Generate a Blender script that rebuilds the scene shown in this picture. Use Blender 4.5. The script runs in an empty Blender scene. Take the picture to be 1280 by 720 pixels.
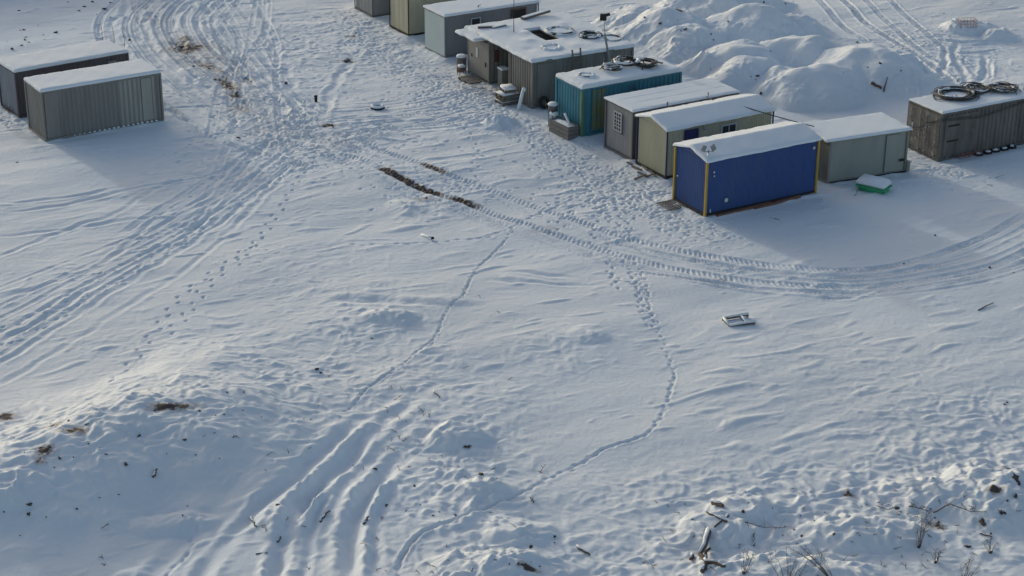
import bpy, bmesh, math, random
import numpy as np
from mathutils import Vector, Matrix
random.seed(7)
R = math.radians
SC = bpy.context.scene
COL = SC.collection

# ------------------------------------------------------------------ camera
F_PX, PITCH, ROLL, CAM_H = 2384.954, 0.4108607, 0.0064323, 32.0438   # fitted on the corners of the cabins
cd = bpy.data.cameras.new('camera'); cam = bpy.data.objects.new('camera', cd); COL.objects.link(cam)
SC.camera = cam
cd.sensor_width = 36; cd.lens = F_PX/1280*36; cd.clip_end = 3000; cd.clip_start = 0.5
_cp, _sp = math.cos(PITCH), math.sin(PITCH)
FWD = Vector((0, _cp, -_sp)); _r = Vector((1, 0, 0)); _u = Vector((0, _sp, _cp))
RT = _r*math.cos(ROLL)+_u*math.sin(ROLL); UP = -_r*math.sin(ROLL)+_u*math.cos(ROLL)
cam.matrix_world = Matrix(((RT.x, UP.x, -FWD.x, 0), (RT.y, UP.y, -FWD.y, 0), (RT.z, UP.z, -FWD.z, CAM_H), (0, 0, 0, 1)))

# ------------------------------------------------------------------ light
SUN_EL = R(13.6)
SUN_AZ = Vector((-0.606, 0.796))            # towards the sun
w = bpy.data.worlds.new('World'); SC.world = w; w.use_nodes = True
nt = w.node_tree; bg = nt.nodes['Background']
sky = nt.nodes.new('ShaderNodeTexSky'); sky.sky_type = 'NISHITA'; sky.sun_disc = False
sky.sun_elevation = SUN_EL; sky.sun_rotation = math.atan2(SUN_AZ.x, SUN_AZ.y) % (2*math.pi)
sky.dust_density = 3.0; sky.air_density = 1.0; sky.ozone_density = 0.6; sky.altitude = 100
nt.links.new(sky.outputs[0], bg.inputs[0]); bg.inputs[1].default_value = 0.15
sd = bpy.data.lights.new('sun', 'SUN'); sun = bpy.data.objects.new('sun', sd); COL.objects.link(sun)
sd.energy = 2.0; sd.angle = R(2.6); sd.color = (0.43, 0.46, 0.415)
_d = Vector((-SUN_AZ.x*math.cos(SUN_EL), -SUN_AZ.y*math.cos(SUN_EL), -math.sin(SUN_EL)))
sun.rotation_euler = _d.to_track_quat('-Z', 'Y').to_euler()
sun.location = (-40, 50, 40)
vs = SC.view_settings
vs.view_transform = 'Standard'; vs.look = 'None'; vs.gamma = 1; vs.use_curve_mapping = False
vs.exposure = 0.08

# ------------------------------------------------------------------ materials
def lk(nt, a, b): nt.links.new(a, b)
def base_mat(name):
    m = bpy.data.materials.new(name); m.use_nodes = True
    nt = m.node_tree; p = nt.nodes['Principled BSDF']
    return m, nt, p
def mat(name, col, rough=0.6, col2=None, scale=2.0, streak=1.0, amt=0.5, metal=0.0, bump=0.0, rust=None, rust_t=0.62):
    m, nt, p = base_mat(name)
    p.inputs['Roughness'].default_value = rough; p.inputs['Metallic'].default_value = metal
    if 'Specular IOR Level' in p.inputs: p.inputs['Specular IOR Level'].default_value = 0.3
    tc = nt.nodes.new('ShaderNodeTexCoord'); mp = nt.nodes.new('ShaderNodeMapping')
    mp.inputs['Scale'].default_value = (1, 1, 1/streak)
    lk(nt, tc.outputs['Object'], mp.inputs[0])
    n = nt.nodes.new('ShaderNodeTexNoise'); n.inputs['Scale'].default_value = scale
    n.inputs['Detail'].default_value = 8; n.inputs['Roughness'].default_value = 0.65
    lk(nt, mp.outputs[0], n.inputs[0])
    if col2 is None: col2 = tuple(c*0.72 for c in col)
    mx = nt.nodes.new('ShaderNodeMix'); mx.data_type = 'RGBA'
    rp = nt.nodes.new('ShaderNodeMapRange'); rp.inputs[1].default_value = 0.35; rp.inputs[2].default_value = 0.68
    rp.inputs[4].default_value = amt
    lk(nt, n.outputs[0], rp.inputs[0]); lk(nt, rp.outputs[0], mx.inputs[0])
    mx.inputs[6].default_value = (*col, 1); mx.inputs[7].default_value = (*col2, 1)
    out = mx.outputs[2]
    if rust:
        n2 = nt.nodes.new('ShaderNodeTexNoise'); n2.inputs['Scale'].default_value = scale*1.7
        n2.inputs['Detail'].default_value = 10; n2.inputs['Roughness'].default_value = 0.75
        lk(nt, tc.outputs['Object'], n2.inputs[0])
        r2 = nt.nodes.new('ShaderNodeMapRange'); r2.inputs[1].default_value = rust_t; r2.inputs[2].default_value = rust_t+0.05
        lk(nt, n2.outputs[0], r2.inputs[0])
        m2 = nt.nodes.new('ShaderNodeMix'); m2.data_type = 'RGBA'; m2.inputs[7].default_value = (*rust, 1)
        lk(nt, r2.outputs[0], m2.inputs[0]); lk(nt, out, m2.inputs[6]); out = m2.outputs[2]
    lk(nt, out, p.inputs['Base Color'])
    if bump:
        b = nt.nodes.new('ShaderNodeBump'); b.inputs['Strength'].default_value = 0.6; b.inputs['Distance'].default_value = bump
        lk(nt, n.outputs[0], b.inputs['Height']); lk(nt, b.outputs[0], p.inputs['Normal'])
    return m
def snow_mat(name, ground=False):
    m, nt, p = base_mat(name)
    p.inputs['Roughness'].default_value = 0.75
    if 'Specular IOR Level' in p.inputs: p.inputs['Specular IOR Level'].default_value = 0.25
    tc = nt.nodes.new('ShaderNodeTexCoord')
    n = nt.nodes.new('ShaderNodeTexNoise'); n.inputs['Scale'].default_value = 5.5 if ground else 7
    n.inputs['Detail'].default_value = 7; n.inputs['Roughness'].default_value = 0.68
    lk(nt, tc.outputs['Object'], n.inputs[0])
    b = nt.nodes.new('ShaderNodeBump'); b.inputs['Strength'].default_value = 0.6; b.inputs['Distance'].default_value = 0.045 if ground else 0.02
    lk(nt, n.outputs[0], b.inputs['Height']); lk(nt, b.outputs[0], p.inputs['Normal'])
    snow = (0.765, 0.815, 0.865, 1)
    p.inputs['Base Color'].default_value = snow
    if ground:
        at = nt.nodes.new('ShaderNodeAttribute'); at.attribute_name = 'dirt'
        n2 = nt.nodes.new('ShaderNodeTexNoise'); n2.inputs['Scale'].default_value = 3.5; n2.inputs['Detail'].default_value = 9
        n2.inputs['Roughness'].default_value = 0.72
        lk(nt, tc.outputs['Object'], n2.inputs[0])
        # dirt attribute decides where earth can show, the noise breaks it up
        def thr(lo, hi, src):
            r = nt.nodes.new('ShaderNodeMapRange'); r.inputs[1].default_value = lo; r.inputs[2].default_value = hi
            lk(nt, src, r.inputs[0]); return r.outputs[0]
        sub = nt.nodes.new('ShaderNodeMath'); sub.operation = 'ADD'
        nn = nt.nodes.new('ShaderNodeMath'); nn.operation = 'MULTIPLY_ADD'; nn.inputs[1].default_value = 2.6; nn.inputs[2].default_value = -1.3
        lk(nt, n2.outputs[0], nn.inputs[0]); lk(nt, at.outputs['Fac'], sub.inputs[0])
        gate = nt.nodes.new('ShaderNodeMath'); gate.operation = 'MULTIPLY'; gate.use_clamp = True; gate.inputs[1].default_value = 3.0
        lk(nt, at.outputs['Fac'], gate.inputs[0])
        gm = nt.nodes.new('ShaderNodeMath'); gm.operation = 'MULTIPLY'; lk(nt, gate.outputs[0], gm.inputs[0]); lk(nt, nn.outputs[0], gm.inputs[1])
        lk(nt, gm.outputs[0], sub.inputs[1])
        m1 = nt.nodes.new('ShaderNodeMix'); m1.data_type = 'RGBA'; m1.inputs[6].default_value = snow
        m1.inputs[7].default_value = (0.50, 0.45, 0.415, 1)
        mul = nt.nodes.new('ShaderNodeMath'); mul.operation = 'MULTIPLY'; mul.inputs[1].default_value = 0.8
        lk(nt, thr(0.12, 0.6, sub.outputs[0]), mul.inputs[0])
        lk(nt, mul.outputs[0], m1.inputs[0])
        m2 = nt.nodes.new('ShaderNodeMix'); m2.data_type = 'RGBA'
        lk(nt, m1.outputs[2], m2.inputs[6]); m2.inputs[7].default_value = (0.088, 0.070, 0.063, 1)
        lk(nt, thr(0.62, 0.82, sub.outputs[0]), m2.inputs[0])
        # large faint variation of the snow crust
        n3 = nt.nodes.new('ShaderNodeTexNoise'); n3.inputs['Scale'].default_value = 0.12; n3.inputs['Detail'].default_value = 5
        lk(nt, tc.outputs['Object'], n3.inputs[0])
        m3 = nt.nodes.new('ShaderNodeMix'); m3.data_type = 'RGBA'; m3.blend_type = 'MULTIPLY'; m3.inputs[0].default_value = 1
        cr = nt.nodes.new('ShaderNodeMapRange'); cr.inputs[1].default_value = .3; cr.inputs[2].default_value = .7
        cr.inputs[3].default_value = 0.93; cr.inputs[4].default_value = 1.0
        lk(nt, n3.outputs[0], cr.inputs[0]); lk(nt, m2.outputs[2], m3.inputs[6]); lk(nt, cr.outputs[0], m3.inputs[7])
        lk(nt, m3.outputs[2], p.inputs['Base Color'])
        # mud is rougher and darker: less snow bump there is not needed
    return m
M = {
 'ground': snow_mat('ground_snow', True), 'snow': snow_mat('snow_cover'),
 'blue': mat('blue_sheet', (.034, .080, .25), .5, (.052, .096, .225), 1.1, 4, .9, rust=(.085, .12, .2), rust_t=.66),
 'yellow': mat('yellow_paint', (.50, .33, .06), .5, (.33, .22, .06), 4, 2, .7),
 'cream': mat('cream_sheet', (.46, .44, .32), .55, (.38, .36, .265), 1.6, 4, .7),
 'navy': mat('navy_trim', (.035, .04, .12), .5),
 'grey': mat('grey_sheet', (.27, .272, .275), .55, (.22, .22, .222), 1.5, 4, .7),
 'dgrey': mat('dark_grey_sheet', (.15, .144, .148), .55, (.115, .11, .112), 1.5, 4, .7),
 'teal': mat('teal_paint', (.065, .235, .31), .5, (.048, .17, .23), 1.8, 5, .8, rust=(.16, .10, .06), rust_t=.66),
 'green': mat('green_post', (.14, .25, .15), .55, (.09, .17, .11), 4, 3, .8),
 'mustard': mat('mustard_patch', (.20, .19, .07), .6, (.10, .20, .20), 1.3, 1, 1, rust=(.13, .09, .05), rust_t=.62),
 'brown': mat('weathered_brown_paint', (.19, .178, .168), .7, (.10, .092, .086), 1.6, 4, 1, rust=(.30, .28, .26), rust_t=.6),
 'brown2': mat('weathered_door_paint', (.235, .222, .205), .7, (.12, .11, .10), 2.2, 2, 1, rust=(.38, .36, .33), rust_t=.57),
 'olive': mat('grey_green_panel', (.315, .335, .305), .55, (.26, .28, .255), 1.3, 4, .8),
 'olive2': mat('grey_green_frame', (.27, .27, .235), .6, (.19, .19, .165), 3, 3, .8),
 'silver': mat('pale_grey_sheet', (.245, .25, .265), .45, (.20, .205, .22), 1.3, 5, .8),
 'silver2': mat('pale_green_grey_sheet', (.50, .57, .575), .45, (.42, .50, .50), .9, 3, .9),
 'fgrey': mat('container_grey_paint', (.25, .245, .23), .6, (.195, .19, .18), 1.4, 5, .8),
 'fpatch': mat('container_light_patch', (.36, .36, .33), .6, (.27, .27, .25), 2, 4, .8, rust=(.2, .19, .17), rust_t=.66),
 'plum': mat('dark_plum_paint', (.125, .110, .122), .6, (.085, .075, .083), 1.5, 4, .8),
 'slate': mat('slate_paint', (.23, .255, .30), .6, (.17, .19, .22), 1.5, 3, .8),
 'shed': mat('shed_grey_paint', (.225, .222, .212), .6, (.145, .14, .13), 1.6, 4, .8, rust=(.17, .13, .10), rust_t=.68),
 'sheddoor': mat('shed_door_paint', (.235, .232, .22), .6, (.18, .178, .17), 2, 3, .8),
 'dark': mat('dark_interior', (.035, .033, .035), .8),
 'glass': mat('window_glass', (.045, .05, .06), .15),
 'white': mat('white_paint', (.52, .53, .54), .5, (.55, .56, .57), 5, 1, .5),
 'wood': mat('weathered_wood', (.19, .165, .145), .8, (.11, .095, .085), 6, 3, .9, bump=.006),
 'woodgrey': mat('grey_weathered_boards', (.20, .195, .19), .8, (.13, .125, .12), 5, .4, .9),
 'redwood': mat('reddish_timber', (.22, .115, .085), .8, (.14, .08, .06), 5, 1, .9),
 'rubber': mat('black_rubber', (.022, .022, .024), .7, (.035, .035, .037), 6),
 'hose': mat('black_hose', (.045, .045, .047), .55, (.09, .088, .085), 5, 1, .8),
 'red': mat('red_paint', (.13, .04, .035), .6), 'redmetal': mat('red_rusty_metal', (.25, .08, .06), .6),
 'greenbin': mat('green_plastic', (.06, .37, .19), .4, (.045, .28, .14), 3),
 'twig': mat('twig_bark', (.11, .085, .07), .9, (.17, .14, .12), 12),
 'soil': mat('frozen_soil', (.085, .066, .056), .95, (.14, .11, .095), 5, 1, .9, bump=.03),
 'barpaint': mat('worn_bar_paint', (.40, .38, .35), .6, (.24, .22, .2), 6, 1, .9),
 'steel': mat('galvanised_steel', (.28, .29, .30), .45, (.2, .2, .2), 4),
 'orange': mat('orange_rusty_mesh', (.36, .15, .08), .7),
}

# ------------------------------------------------------------------ mesh helpers
def box(bm, x0, x1, y0, y1, z0, z1, bev=0):
    vs_ = [bm.verts.new(v) for v in ((x0,y0,z0),(x1,y0,z0),(x1,y1,z0),(x0,y1,z0),(x0,y0,z1),(x1,y0,z1),(x1,y1,z1),(x0,y1,z1))]
    fs = [bm.faces.new([vs_[i] for i in f]) for f in ((3,2,1,0),(4,5,6,7),(0,1,5,4),(1,2,6,5),(2,3,7,6),(3,0,4,7))]
    if bev: bmesh.ops.bevel(bm, geom=list({e for f in fs for e in f.edges}), offset=bev, segments=1, affect='EDGES')
def obox(bm, c, ax, ay, az, hx, hy, hz):
    c = Vector(c); vs_ = []
    for z in (-1, 1):
        for x, y in ((-1,-1),(1,-1),(1,1),(-1,1)):
            vs_.append(bm.verts.new(c+Vector(ax)*hx*x+Vector(ay)*hy*y+Vector(az)*hz*z))
    for f in ((3,2,1,0),(4,5,6,7),(0,1,5,4),(1,2,6,5),(2,3,7,6),(3,0,4,7)): bm.faces.new([vs_[i] for i in f])
def beam(bm, a, b, w_, h_):
    a = Vector(a); b = Vector(b); d = (b-a); L = d.length; d.normalize()
    s = d.cross(Vector((0,0,1)))
    s = Vector((1,0,0)) if s.length < 1e-3 else s.normalized()
    obox(bm, (a+b)/2, d, s, s.cross(d), L/2, w_/2, h_/2)
def tube(bm, pts, r, seg=6, closed=False, r1=None):
    pts = [Vector(p) for p in pts]; n = len(pts); rings = []; prev = None
    for i, p in enumerate(pts):
        if closed: t = pts[(i+1) % n]-pts[i-1]
        else: t = pts[min(i+1, n-1)]-pts[max(i-1, 0)]
        t.normalize()
        if prev is None: a = t.orthogonal().normalized()
        else:
            a = prev-t*prev.dot(t); a = a.normalized() if a.length > 1e-6 else t.orthogonal().normalized()
        prev = a; b = t.cross(a)
        rr = r if r1 is None else r+(r1-r)*i/(n-1)
        rings.append([bm.verts.new(p+(a*math.cos(k*2*math.pi/seg)+b*math.sin(k*2*math.pi/seg))*rr) for k in range(seg)])
    m = n if closed else n-1
    for i in range(m):
        A, B = rings[i], rings[(i+1) % n]
        off = 0
        if closed and i == n-1:
            off = min(range(seg), key=lambda o: (A[0].co-B[o].co).length)
        for k in range(seg):
            bm.faces.new((A[k], A[(k+1) % seg], B[(k+1+off) % seg], B[(k+off) % seg]))
    if not closed:
        bm.faces.new(list(reversed(rings[0]))); bm.faces.new(rings[-1])
def lathe(bm, prof, c=(0,0,0), seg=20):
    rings = []
    for r, z in prof:
        rings.append([bm.verts.new((c[0]+r*math.cos(k*2*math.pi/seg), c[1]+r*math.sin(k*2*math.pi/seg), c[2]+z)) for k in range(seg)])
    for A, B in zip(rings, rings[1:]):
        for k in range(seg): bm.faces.new((A[k], A[(k+1)%seg], B[(k+1)%seg], B[k]))
    bm.faces.new(list(reversed(rings[0]))); bm.faces.new(rings[-1])
def ico(bm, c, r, sub=2, jit=.25, sz=(1,1,1), rnd=random):
    res = bmesh.ops.create_icosphere(bm, subdivisions=sub, radius=1)
    ph = [rnd.uniform(0, 6) for _ in range(6)]
    for v in res['verts']:
        p = v.co
        k = 1+jit*(math.sin(3*p.x+ph[0])*math.cos(2.6*p.y+ph[1])+.6*math.sin(5*p.z+4*p.x+ph[2])+.35*math.sin(9*p.y+ph[3])*math.cos(8*p.x+ph[4]))
        v.co = Vector((c[0]+p.x*r*k*sz[0], c[1]+p.y*r*k*sz[1], c[2]+p.z*r*k*sz[2]))
def obj(name, bm, m, parent=None, smooth=False):
    me = bpy.data.meshes.new(name); bmesh.ops.recalc_face_normals(bm, faces=bm.faces); bm.to_mesh(me); bm.free()
    me.materials.append(M[m] if isinstance(m, str) else m)
    if smooth: me.polygons.foreach_set('use_smooth', [True]*len(me.polygons))
    o = bpy.data.objects.new(name, me); COL.objects.link(o)
    if parent: o.parent = parent
    return o
def tag(o, label, cat, group=None):
    o['label'] = label; o['category'] = cat
    if group: o['group'] = group
    return o
def thing(name, label, cat, loc, rz=0, group=None):
    o = bpy.data.objects.new(name, None); COL.objects.link(o)
    o.location = loc; o.rotation_euler = (0, 0, rz); o.empty_display_size = .3
    return tag(o, label, cat, group)
def NB(): return bmesh.new()

def PX(px, py, z=0.0):
    """place on the level z seen at a pixel of the 1280x720 photograph, in metres"""
    d = FWD+RT*((px-640)/F_PX)+UP*((360-py)/F_PX)
    t = (z-CAM_H)/d.z
    return Vector((d.x*t, d.y*t))

# ------------------------------------------------------------------ terrain (numpy height field)
rng = np.random.default_rng(11)
STEP = 0.062
X0, X1, Y0, Y1 = -37.0, 37.0, 46.0, 126.0
xd = np.arange(X0, X1, STEP); yd = np.arange(Y0, Y1, STEP)
XX, YY = np.meshgrid(xd, yd)
_G = {}
def perlin(x, y, seed=0):
    if seed not in _G:
        r = np.random.default_rng(seed+1000); a = r.uniform(0, 2*np.pi, (256, 256)); _G[seed] = (np.cos(a), np.sin(a))
    gx, gy = _G[seed]
    xi = np.floor(x).astype(np.int32); yi = np.floor(y).astype(np.int32)
    xf = x-xi; yf = y-yi
    u = xf*xf*xf*(xf*(xf*6-15)+10); v = yf*yf*yf*(yf*(yf*6-15)+10)
    def g(i, j):
        a = (yi+j) & 255; b = (xi+i) & 255
        return gx[a, b]*(xf-i)+gy[a, b]*(yf-j)
    n0 = g(0, 0)*(1-u)+g(1, 0)*u; n1 = g(0, 1)*(1-u)+g(1, 1)*u
    return (n0*(1-v)+n1*v)*1.5
def sst(a, b, x):
    t = np.clip((x-a)/(b-a), 0, 1); return t*t*(3-2*t)
def base_h(x, y):
    return 0.22*perlin(x/15, y/15, 1)+0.09*perlin(x/5.3, y/5.3, 2)
H = base_h(XX, YY)
D = np.zeros_like(H)                       # dirt
# wind drifts: long low ridges running up to the right
th = R(27); U = XX*math.cos(th)+YY*math.sin(th); V = -XX*math.sin(th)+YY*math.cos(th)
wu = U+.5*perlin(U/2, V/2, 3); wv = V+.35*perlin(U/2.5, V/2.5, 4)
act = sst(-.25, .6, perlin(XX/7, YY/7, 5)+.25*np.exp(-((XX-10)/9)**2-((YY-60)/7)**2)+.2*np.exp(-((XX+18)/10)**2-((YY-78)/9)**2))
H += (.010+.010*act)*perlin(wu/2.6, wv/.8, 6)+.055*perlin(U/4.5, V/2.2, 15)
rid = 1-np.abs(perlin(wu/3.2, wv/1.1, 7))*2.2
H += .030*np.clip(rid, 0, 1)**3*act*sst(-.1, .5, perlin(XX/3.1, YY/3.1, 10))
# separate short drift tongues, steep on the lee side
tg = np.clip(perlin(wu/1.7+.25*np.abs(wv), wv/.55, 11)-.30, 0, 1)
H += .12*tg*sst(-.45, .45, perlin(XX/6, YY/6, 12))
tg2 = np.clip(perlin(wu/.8, wv/.33, 13)-.38, 0, 1)
H += .08*tg2*sst(-.1, .5, perlin(XX/4, YY/4, 14))
H += .007*perlin(wu/.9, wv/.35, 8)*(.4+act)
H += .004*perlin(XX/.22, YY/.22, 9)

def gauss(px, py, rx, ry, z=0, rot=0):
    c = PX(px, py, z); ca, sa = math.cos(R(rot)), math.sin(R(rot))
    dx = XX-c.x; dy = YY-c.y
    a = (dx*ca+dy*sa)/rx; b = (-dx*sa+dy*ca)/ry
    return np.exp(-(a*a+b*b))
# rough churned snow
rough = np.zeros_like(H)
for px, py, rx, ry, rot, k in [
    (1060,625,8,2.6,4,1), (1230,600,4,4,0,1.1), (930,690,5,2.2,0,.9), (1180,680,5,2.5,0,.6), (790,700,3,1.5,0,.7),
    (575,610,2.2,4.5,0,1), (545,560,1.8,2,0,.7), (640,700,3.5,2,0,.9), (450,410,2.6,3,0,.5), (430,360,4,1.6,0,.25),
    (60,560,5,3,10,.8), (190,520,4,2.4,20,.7), (350,470,2.6,2,0,.6), (700,440,2.4,2.2,30,.3), (610,510,2.5,2,30,.25),
    (380,60,5,8,0,.45), (280,50,4,7,0,.25), (520,60,5,6,-30,.45), (430,60,5,6,0,.5), (530,262,1.6,1.4,0,.4), (615,155,2.2,1.8,0,.8),
    (850,50,4,6,20,.45), (895,112,3.5,2.0,0,.4), (1180,60,5,6,0,.35), (1230,110,5,4,0,.3), (300,205,5,5,30,.35), (30,140,3,2,0,.8),
    (400,320,6,3,0,.15), (1100,470,7,5,0,.16), (260,440,5,3,0,.3), (1260,520,5,2,0,.6), (970,250,0.1,.1,0,0)]:
    rough = np.maximum(rough, k*gauss(px, py, rx, ry, 0, rot))
wx = XX+.35*perlin(XX/1.1, YY/1.1, 20); wy = YY+.35*perlin(XX/1.1, YY/1.1, 21)
lump = np.maximum(0, perlin(wx/1.15, wy/.95, 22)+.12)*.12+np.maximum(0, perlin(wx/.52, wy/.45, 23)+.05)*.17+np.maximum(0, perlin(wx/.27, wy/.25, 24))*.13
H += rough*lump*.85

# berm at the lower left: terrace edge whose front face lies in shade
def smooth(pts, step=.3):
    P = [Vector(p[:2]) for p in pts]; out = []
    P = [2*P[0]-P[1]]+P+[2*P[-1]-P[-2]]
    for i in range(1, len(P)-2):
        p0, p1, p2, p3 = P[i-1:i+3]; n = max(2, int((p2-p1).length/step))
        for k in range(n):
            t = k/n
            out.append(.5*((2*p1)+(p2-p0)*t+(2*p0-5*p1+4*p2-p3)*t*t+(3*p1-p0-3*p2+p3)*t**3))
    out.append(P[-2]); return out
def dist(path, width, only=None):
    """signed distance / arc length / index window of a polyline, over the part of the grid near it"""
    xs = [p.x for p in path]; ys = [p.y for p in path]
    i0 = max(0, int((min(xs)-width-X0)/STEP)); i1 = min(len(xd), int((max(xs)+width-X0)/STEP)+1)
    j0 = max(0, int((min(ys)-width-Y0)/STEP)); j1 = min(len(yd), int((max(ys)+width-Y0)/STEP)+1)
    if i1 <= i0 or j1 <= j0: return None
    sx = XX[j0:j1, i0:i1]; sy = YY[j0:j1, i0:i1]
    dm = np.full(sx.shape, 1e3); ss = np.zeros(sx.shape); s0 = 0
    for a, b in zip(path, path[1:]):
        L = (b-a).length
        if L < 1e-6: continue
        ia = max(0, int((min(a.x, b.x)-width-xd[i0])/STEP)); ib = int((max(a.x, b.x)+width-xd[i0])/STEP)+2
        ja = max(0, int((min(a.y, b.y)-width-yd[j0])/STEP)); jb = int((max(a.y, b.y)+width-yd[j0])/STEP)+2
        if ib <= 0 or jb <= 0: s0 += L; continue
        wx_ = sx[ja:jb, ia:ib]-a.x; wy_ = sy[ja:jb, ia:ib]-a.y
        if wx_.size == 0: s0 += L; continue
        tx, ty = (b.x-a.x)/L, (b.y-a.y)/L
        t = np.clip(wx_*tx+wy_*ty, 0, L); cr = tx*wy_-ty*wx_
        d = np.hypot(wx_-t*tx, wy_-t*ty); m = d < np.abs(dm[ja:jb, ia:ib])
        dd = np.where(cr >= 0, d, -d)
        dm[ja:jb, ia:ib][m] = dd[m]; ss[ja:jb, ia:ib][m] = (s0+t)[m]; s0 += L
    return (slice(j0, j1), slice(i0, i1)), dm, ss, s0
BH = 1.15
crest = smooth([PX(x, y, BH) for x, y in ((-160,600),(-60,575),(40,563),(110,545),(170,520),(250,512),(300,492),(345,468),(392,462),(425,452),(455,440))], .5)
q = dist(crest, 14)
sl, d, s, L = q
nz = perlin(XX[sl]/1.8, YY[sl]/1.8, 30); nz2 = perlin(XX[sl]/5, YY[sl]/5, 31)
d2 = -(d)+.55*nz+1.0*nz2              # positive towards the camera
front = 1-sst(-.8, 5.6, d2); back = np.exp(-(np.minimum(d2, 0)/4.2)**2)
_e = crest[-1]; _t = (crest[-1]-crest[-16]).normalized(); endf = sst(0, 8, -((XX[sl]-_e.x)*_t.x+(YY[sl]-_e.y)*_t.y)+1.0*nz2)
H[sl] += np.where(np.abs(d) < 13.9, BH*front*back*endf*(1+.12*nz2), 0)+.10*lump[sl]*np.exp(-((d2-1.5)/2.5)**2)*3+.05*perlin(XX[sl]/.9, YY[sl]/.7, 32)*sst(14, 10, np.abs(d))*0+.045*perlin(XX[sl]/1.3, YY[sl]/.9, 33)*np.exp(-((d2-2)/3.)**2)
# hollow at the foot of the berm
H -= .35*gauss(150, 690, 7, 4)

def mound(px, py, h, rx, ry, rot=0, acc=None, sh=1.6, warp=.28, seed=40):
    c = PX(px, py, h); ca, sa = math.cos(R(rot)), math.sin(R(rot))
    rm = max(rx, ry)*1.6
    i0 = max(0, int((c.x-rm-X0)/STEP)); i1 = max(0, min(len(xd), int((c.x+rm-X0)/STEP)))
    j0 = max(0, int((c.y-rm-Y0)/STEP)); j1 = max(0, min(len(yd), int((c.y+rm-Y0)/STEP)))
    if i1 <= i0 or j1 <= j0: return
    s_ = (slice(j0, j1), slice(i0, i1)); x = XX[s_]; y = YY[s_]
    dx = x-c.x+warp*1.3*perlin(x/1.7, y/1.7, seed); dy = y-c.y+warp*1.3*perlin(x/1.7, y/1.7, seed+1)
    a = (dx*ca+dy*sa)/rx; b = (-dx*sa+dy*ca)/ry
    r2 = np.clip(1-(a*a+b*b), 0, 1)
    m = h*r2**sh*(1+.05*perlin(x/1.3, y/1.3, seed+2))
    acc[s_] = np.maximum(acc[s_], m)+.12*np.minimum(acc[s_], m)
MM = np.zeros_like(H)
for a in [(925,52,1.7,3.9,3.2,20),(935,72,1.5,3.4,2.7,30),(1008,46,1.8,4.3,3.2,0),(1018,82,1.8,4.0,3.3,10),(1085,62,1.9,4.8,3.8,-20),
          (1105,92,.9,4.4,3.4,0),(935,8,2.0,4.2,3.6,20),(985,22,1.0,3,2.6,0),(838,10,1.9,4.2,3.6,30),(866,33,1.5,3.6,3.0,30),(800,8,1.2,3.4,3,0),
          (960,96,.8,2.6,2.0,0),(1210,28,.5,2,1.6,0),(905,-18,1.6,5,3.5,0),(1246,36,.5,1.2,1.2,0)]:
    mound(a[0], a[1], a[2]*.92, a[3]*.92, a[4]*.92, a[5], acc=MM, sh=1.35, warp=.42)
H += MM*(1+.015*perlin(XX/.5, YY/.5, 45))+.07*sst(.1, .8, MM)*perlin(XX/2.2, YY/2.2, 46)
foot_ = sst(.03, .3, MM)*(1-sst(.6, 1.6, MM))*(.35+.65*sst(-.2, .4, perlin(XX/3, YY/3, 47)))
H += foot_*lump*.95+.12*sst(.1, .6, MM)*perlin(XX/1.4, YY/1.2, 48)
M2 = np.zeros_like(H)
for a in [(572,536,.40,1.4,1.0,0),(605,605,.28,1.1,.9,0),(625,700,.42,2.2,1.4,0),(650,655,.3,1.3,1,0),(490,395,.2,1.2,.8,0),(625,150,.35,1.0,.8,0),
          (985,705,.55,3.2,1.4,0),(1250,605,.6,2.4,2.4,20),(1085,655,.4,2.4,1.2,0),(1170,610,.35,2,1.4,0),(900,650,.4,1.5,1.1,0),(935,625,.35,1.2,.9,0),(20,622,.3,1.3,1,0),
          (560,375,.08,1.5,.7,0),(508,252,.12,1,1.2,30),(735,420,.10,1,1.0,-30),(350,640,.25,1,1.2,0),(1075,85,.1,1,1,0),(220,640,.25,1.6,.8,10)]:
    mound(*a[:6], acc=M2, sh=1.1, warp=.2, seed=50)
H += M2+.5*sst(.02,.2,M2)*lump*.9
# hillside beyond the upper left corner, keeps that corner in shade
hl = smooth([Vector(p) for p in ((-60,112),(-44,119),(-33,126),(-22,133))], 2)
def hill(x, y):                        # works on the whole sheet
    dd = (x+33)*.55+(y-127)*(-.83)      # + towards the camera side
    along = (x+33)*.83+(y-127)*.55
    return 4.2*(1-sst(-4, 7, dd))*(1-sst(4, 16, along))
H += hill(XX, YY)

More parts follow.
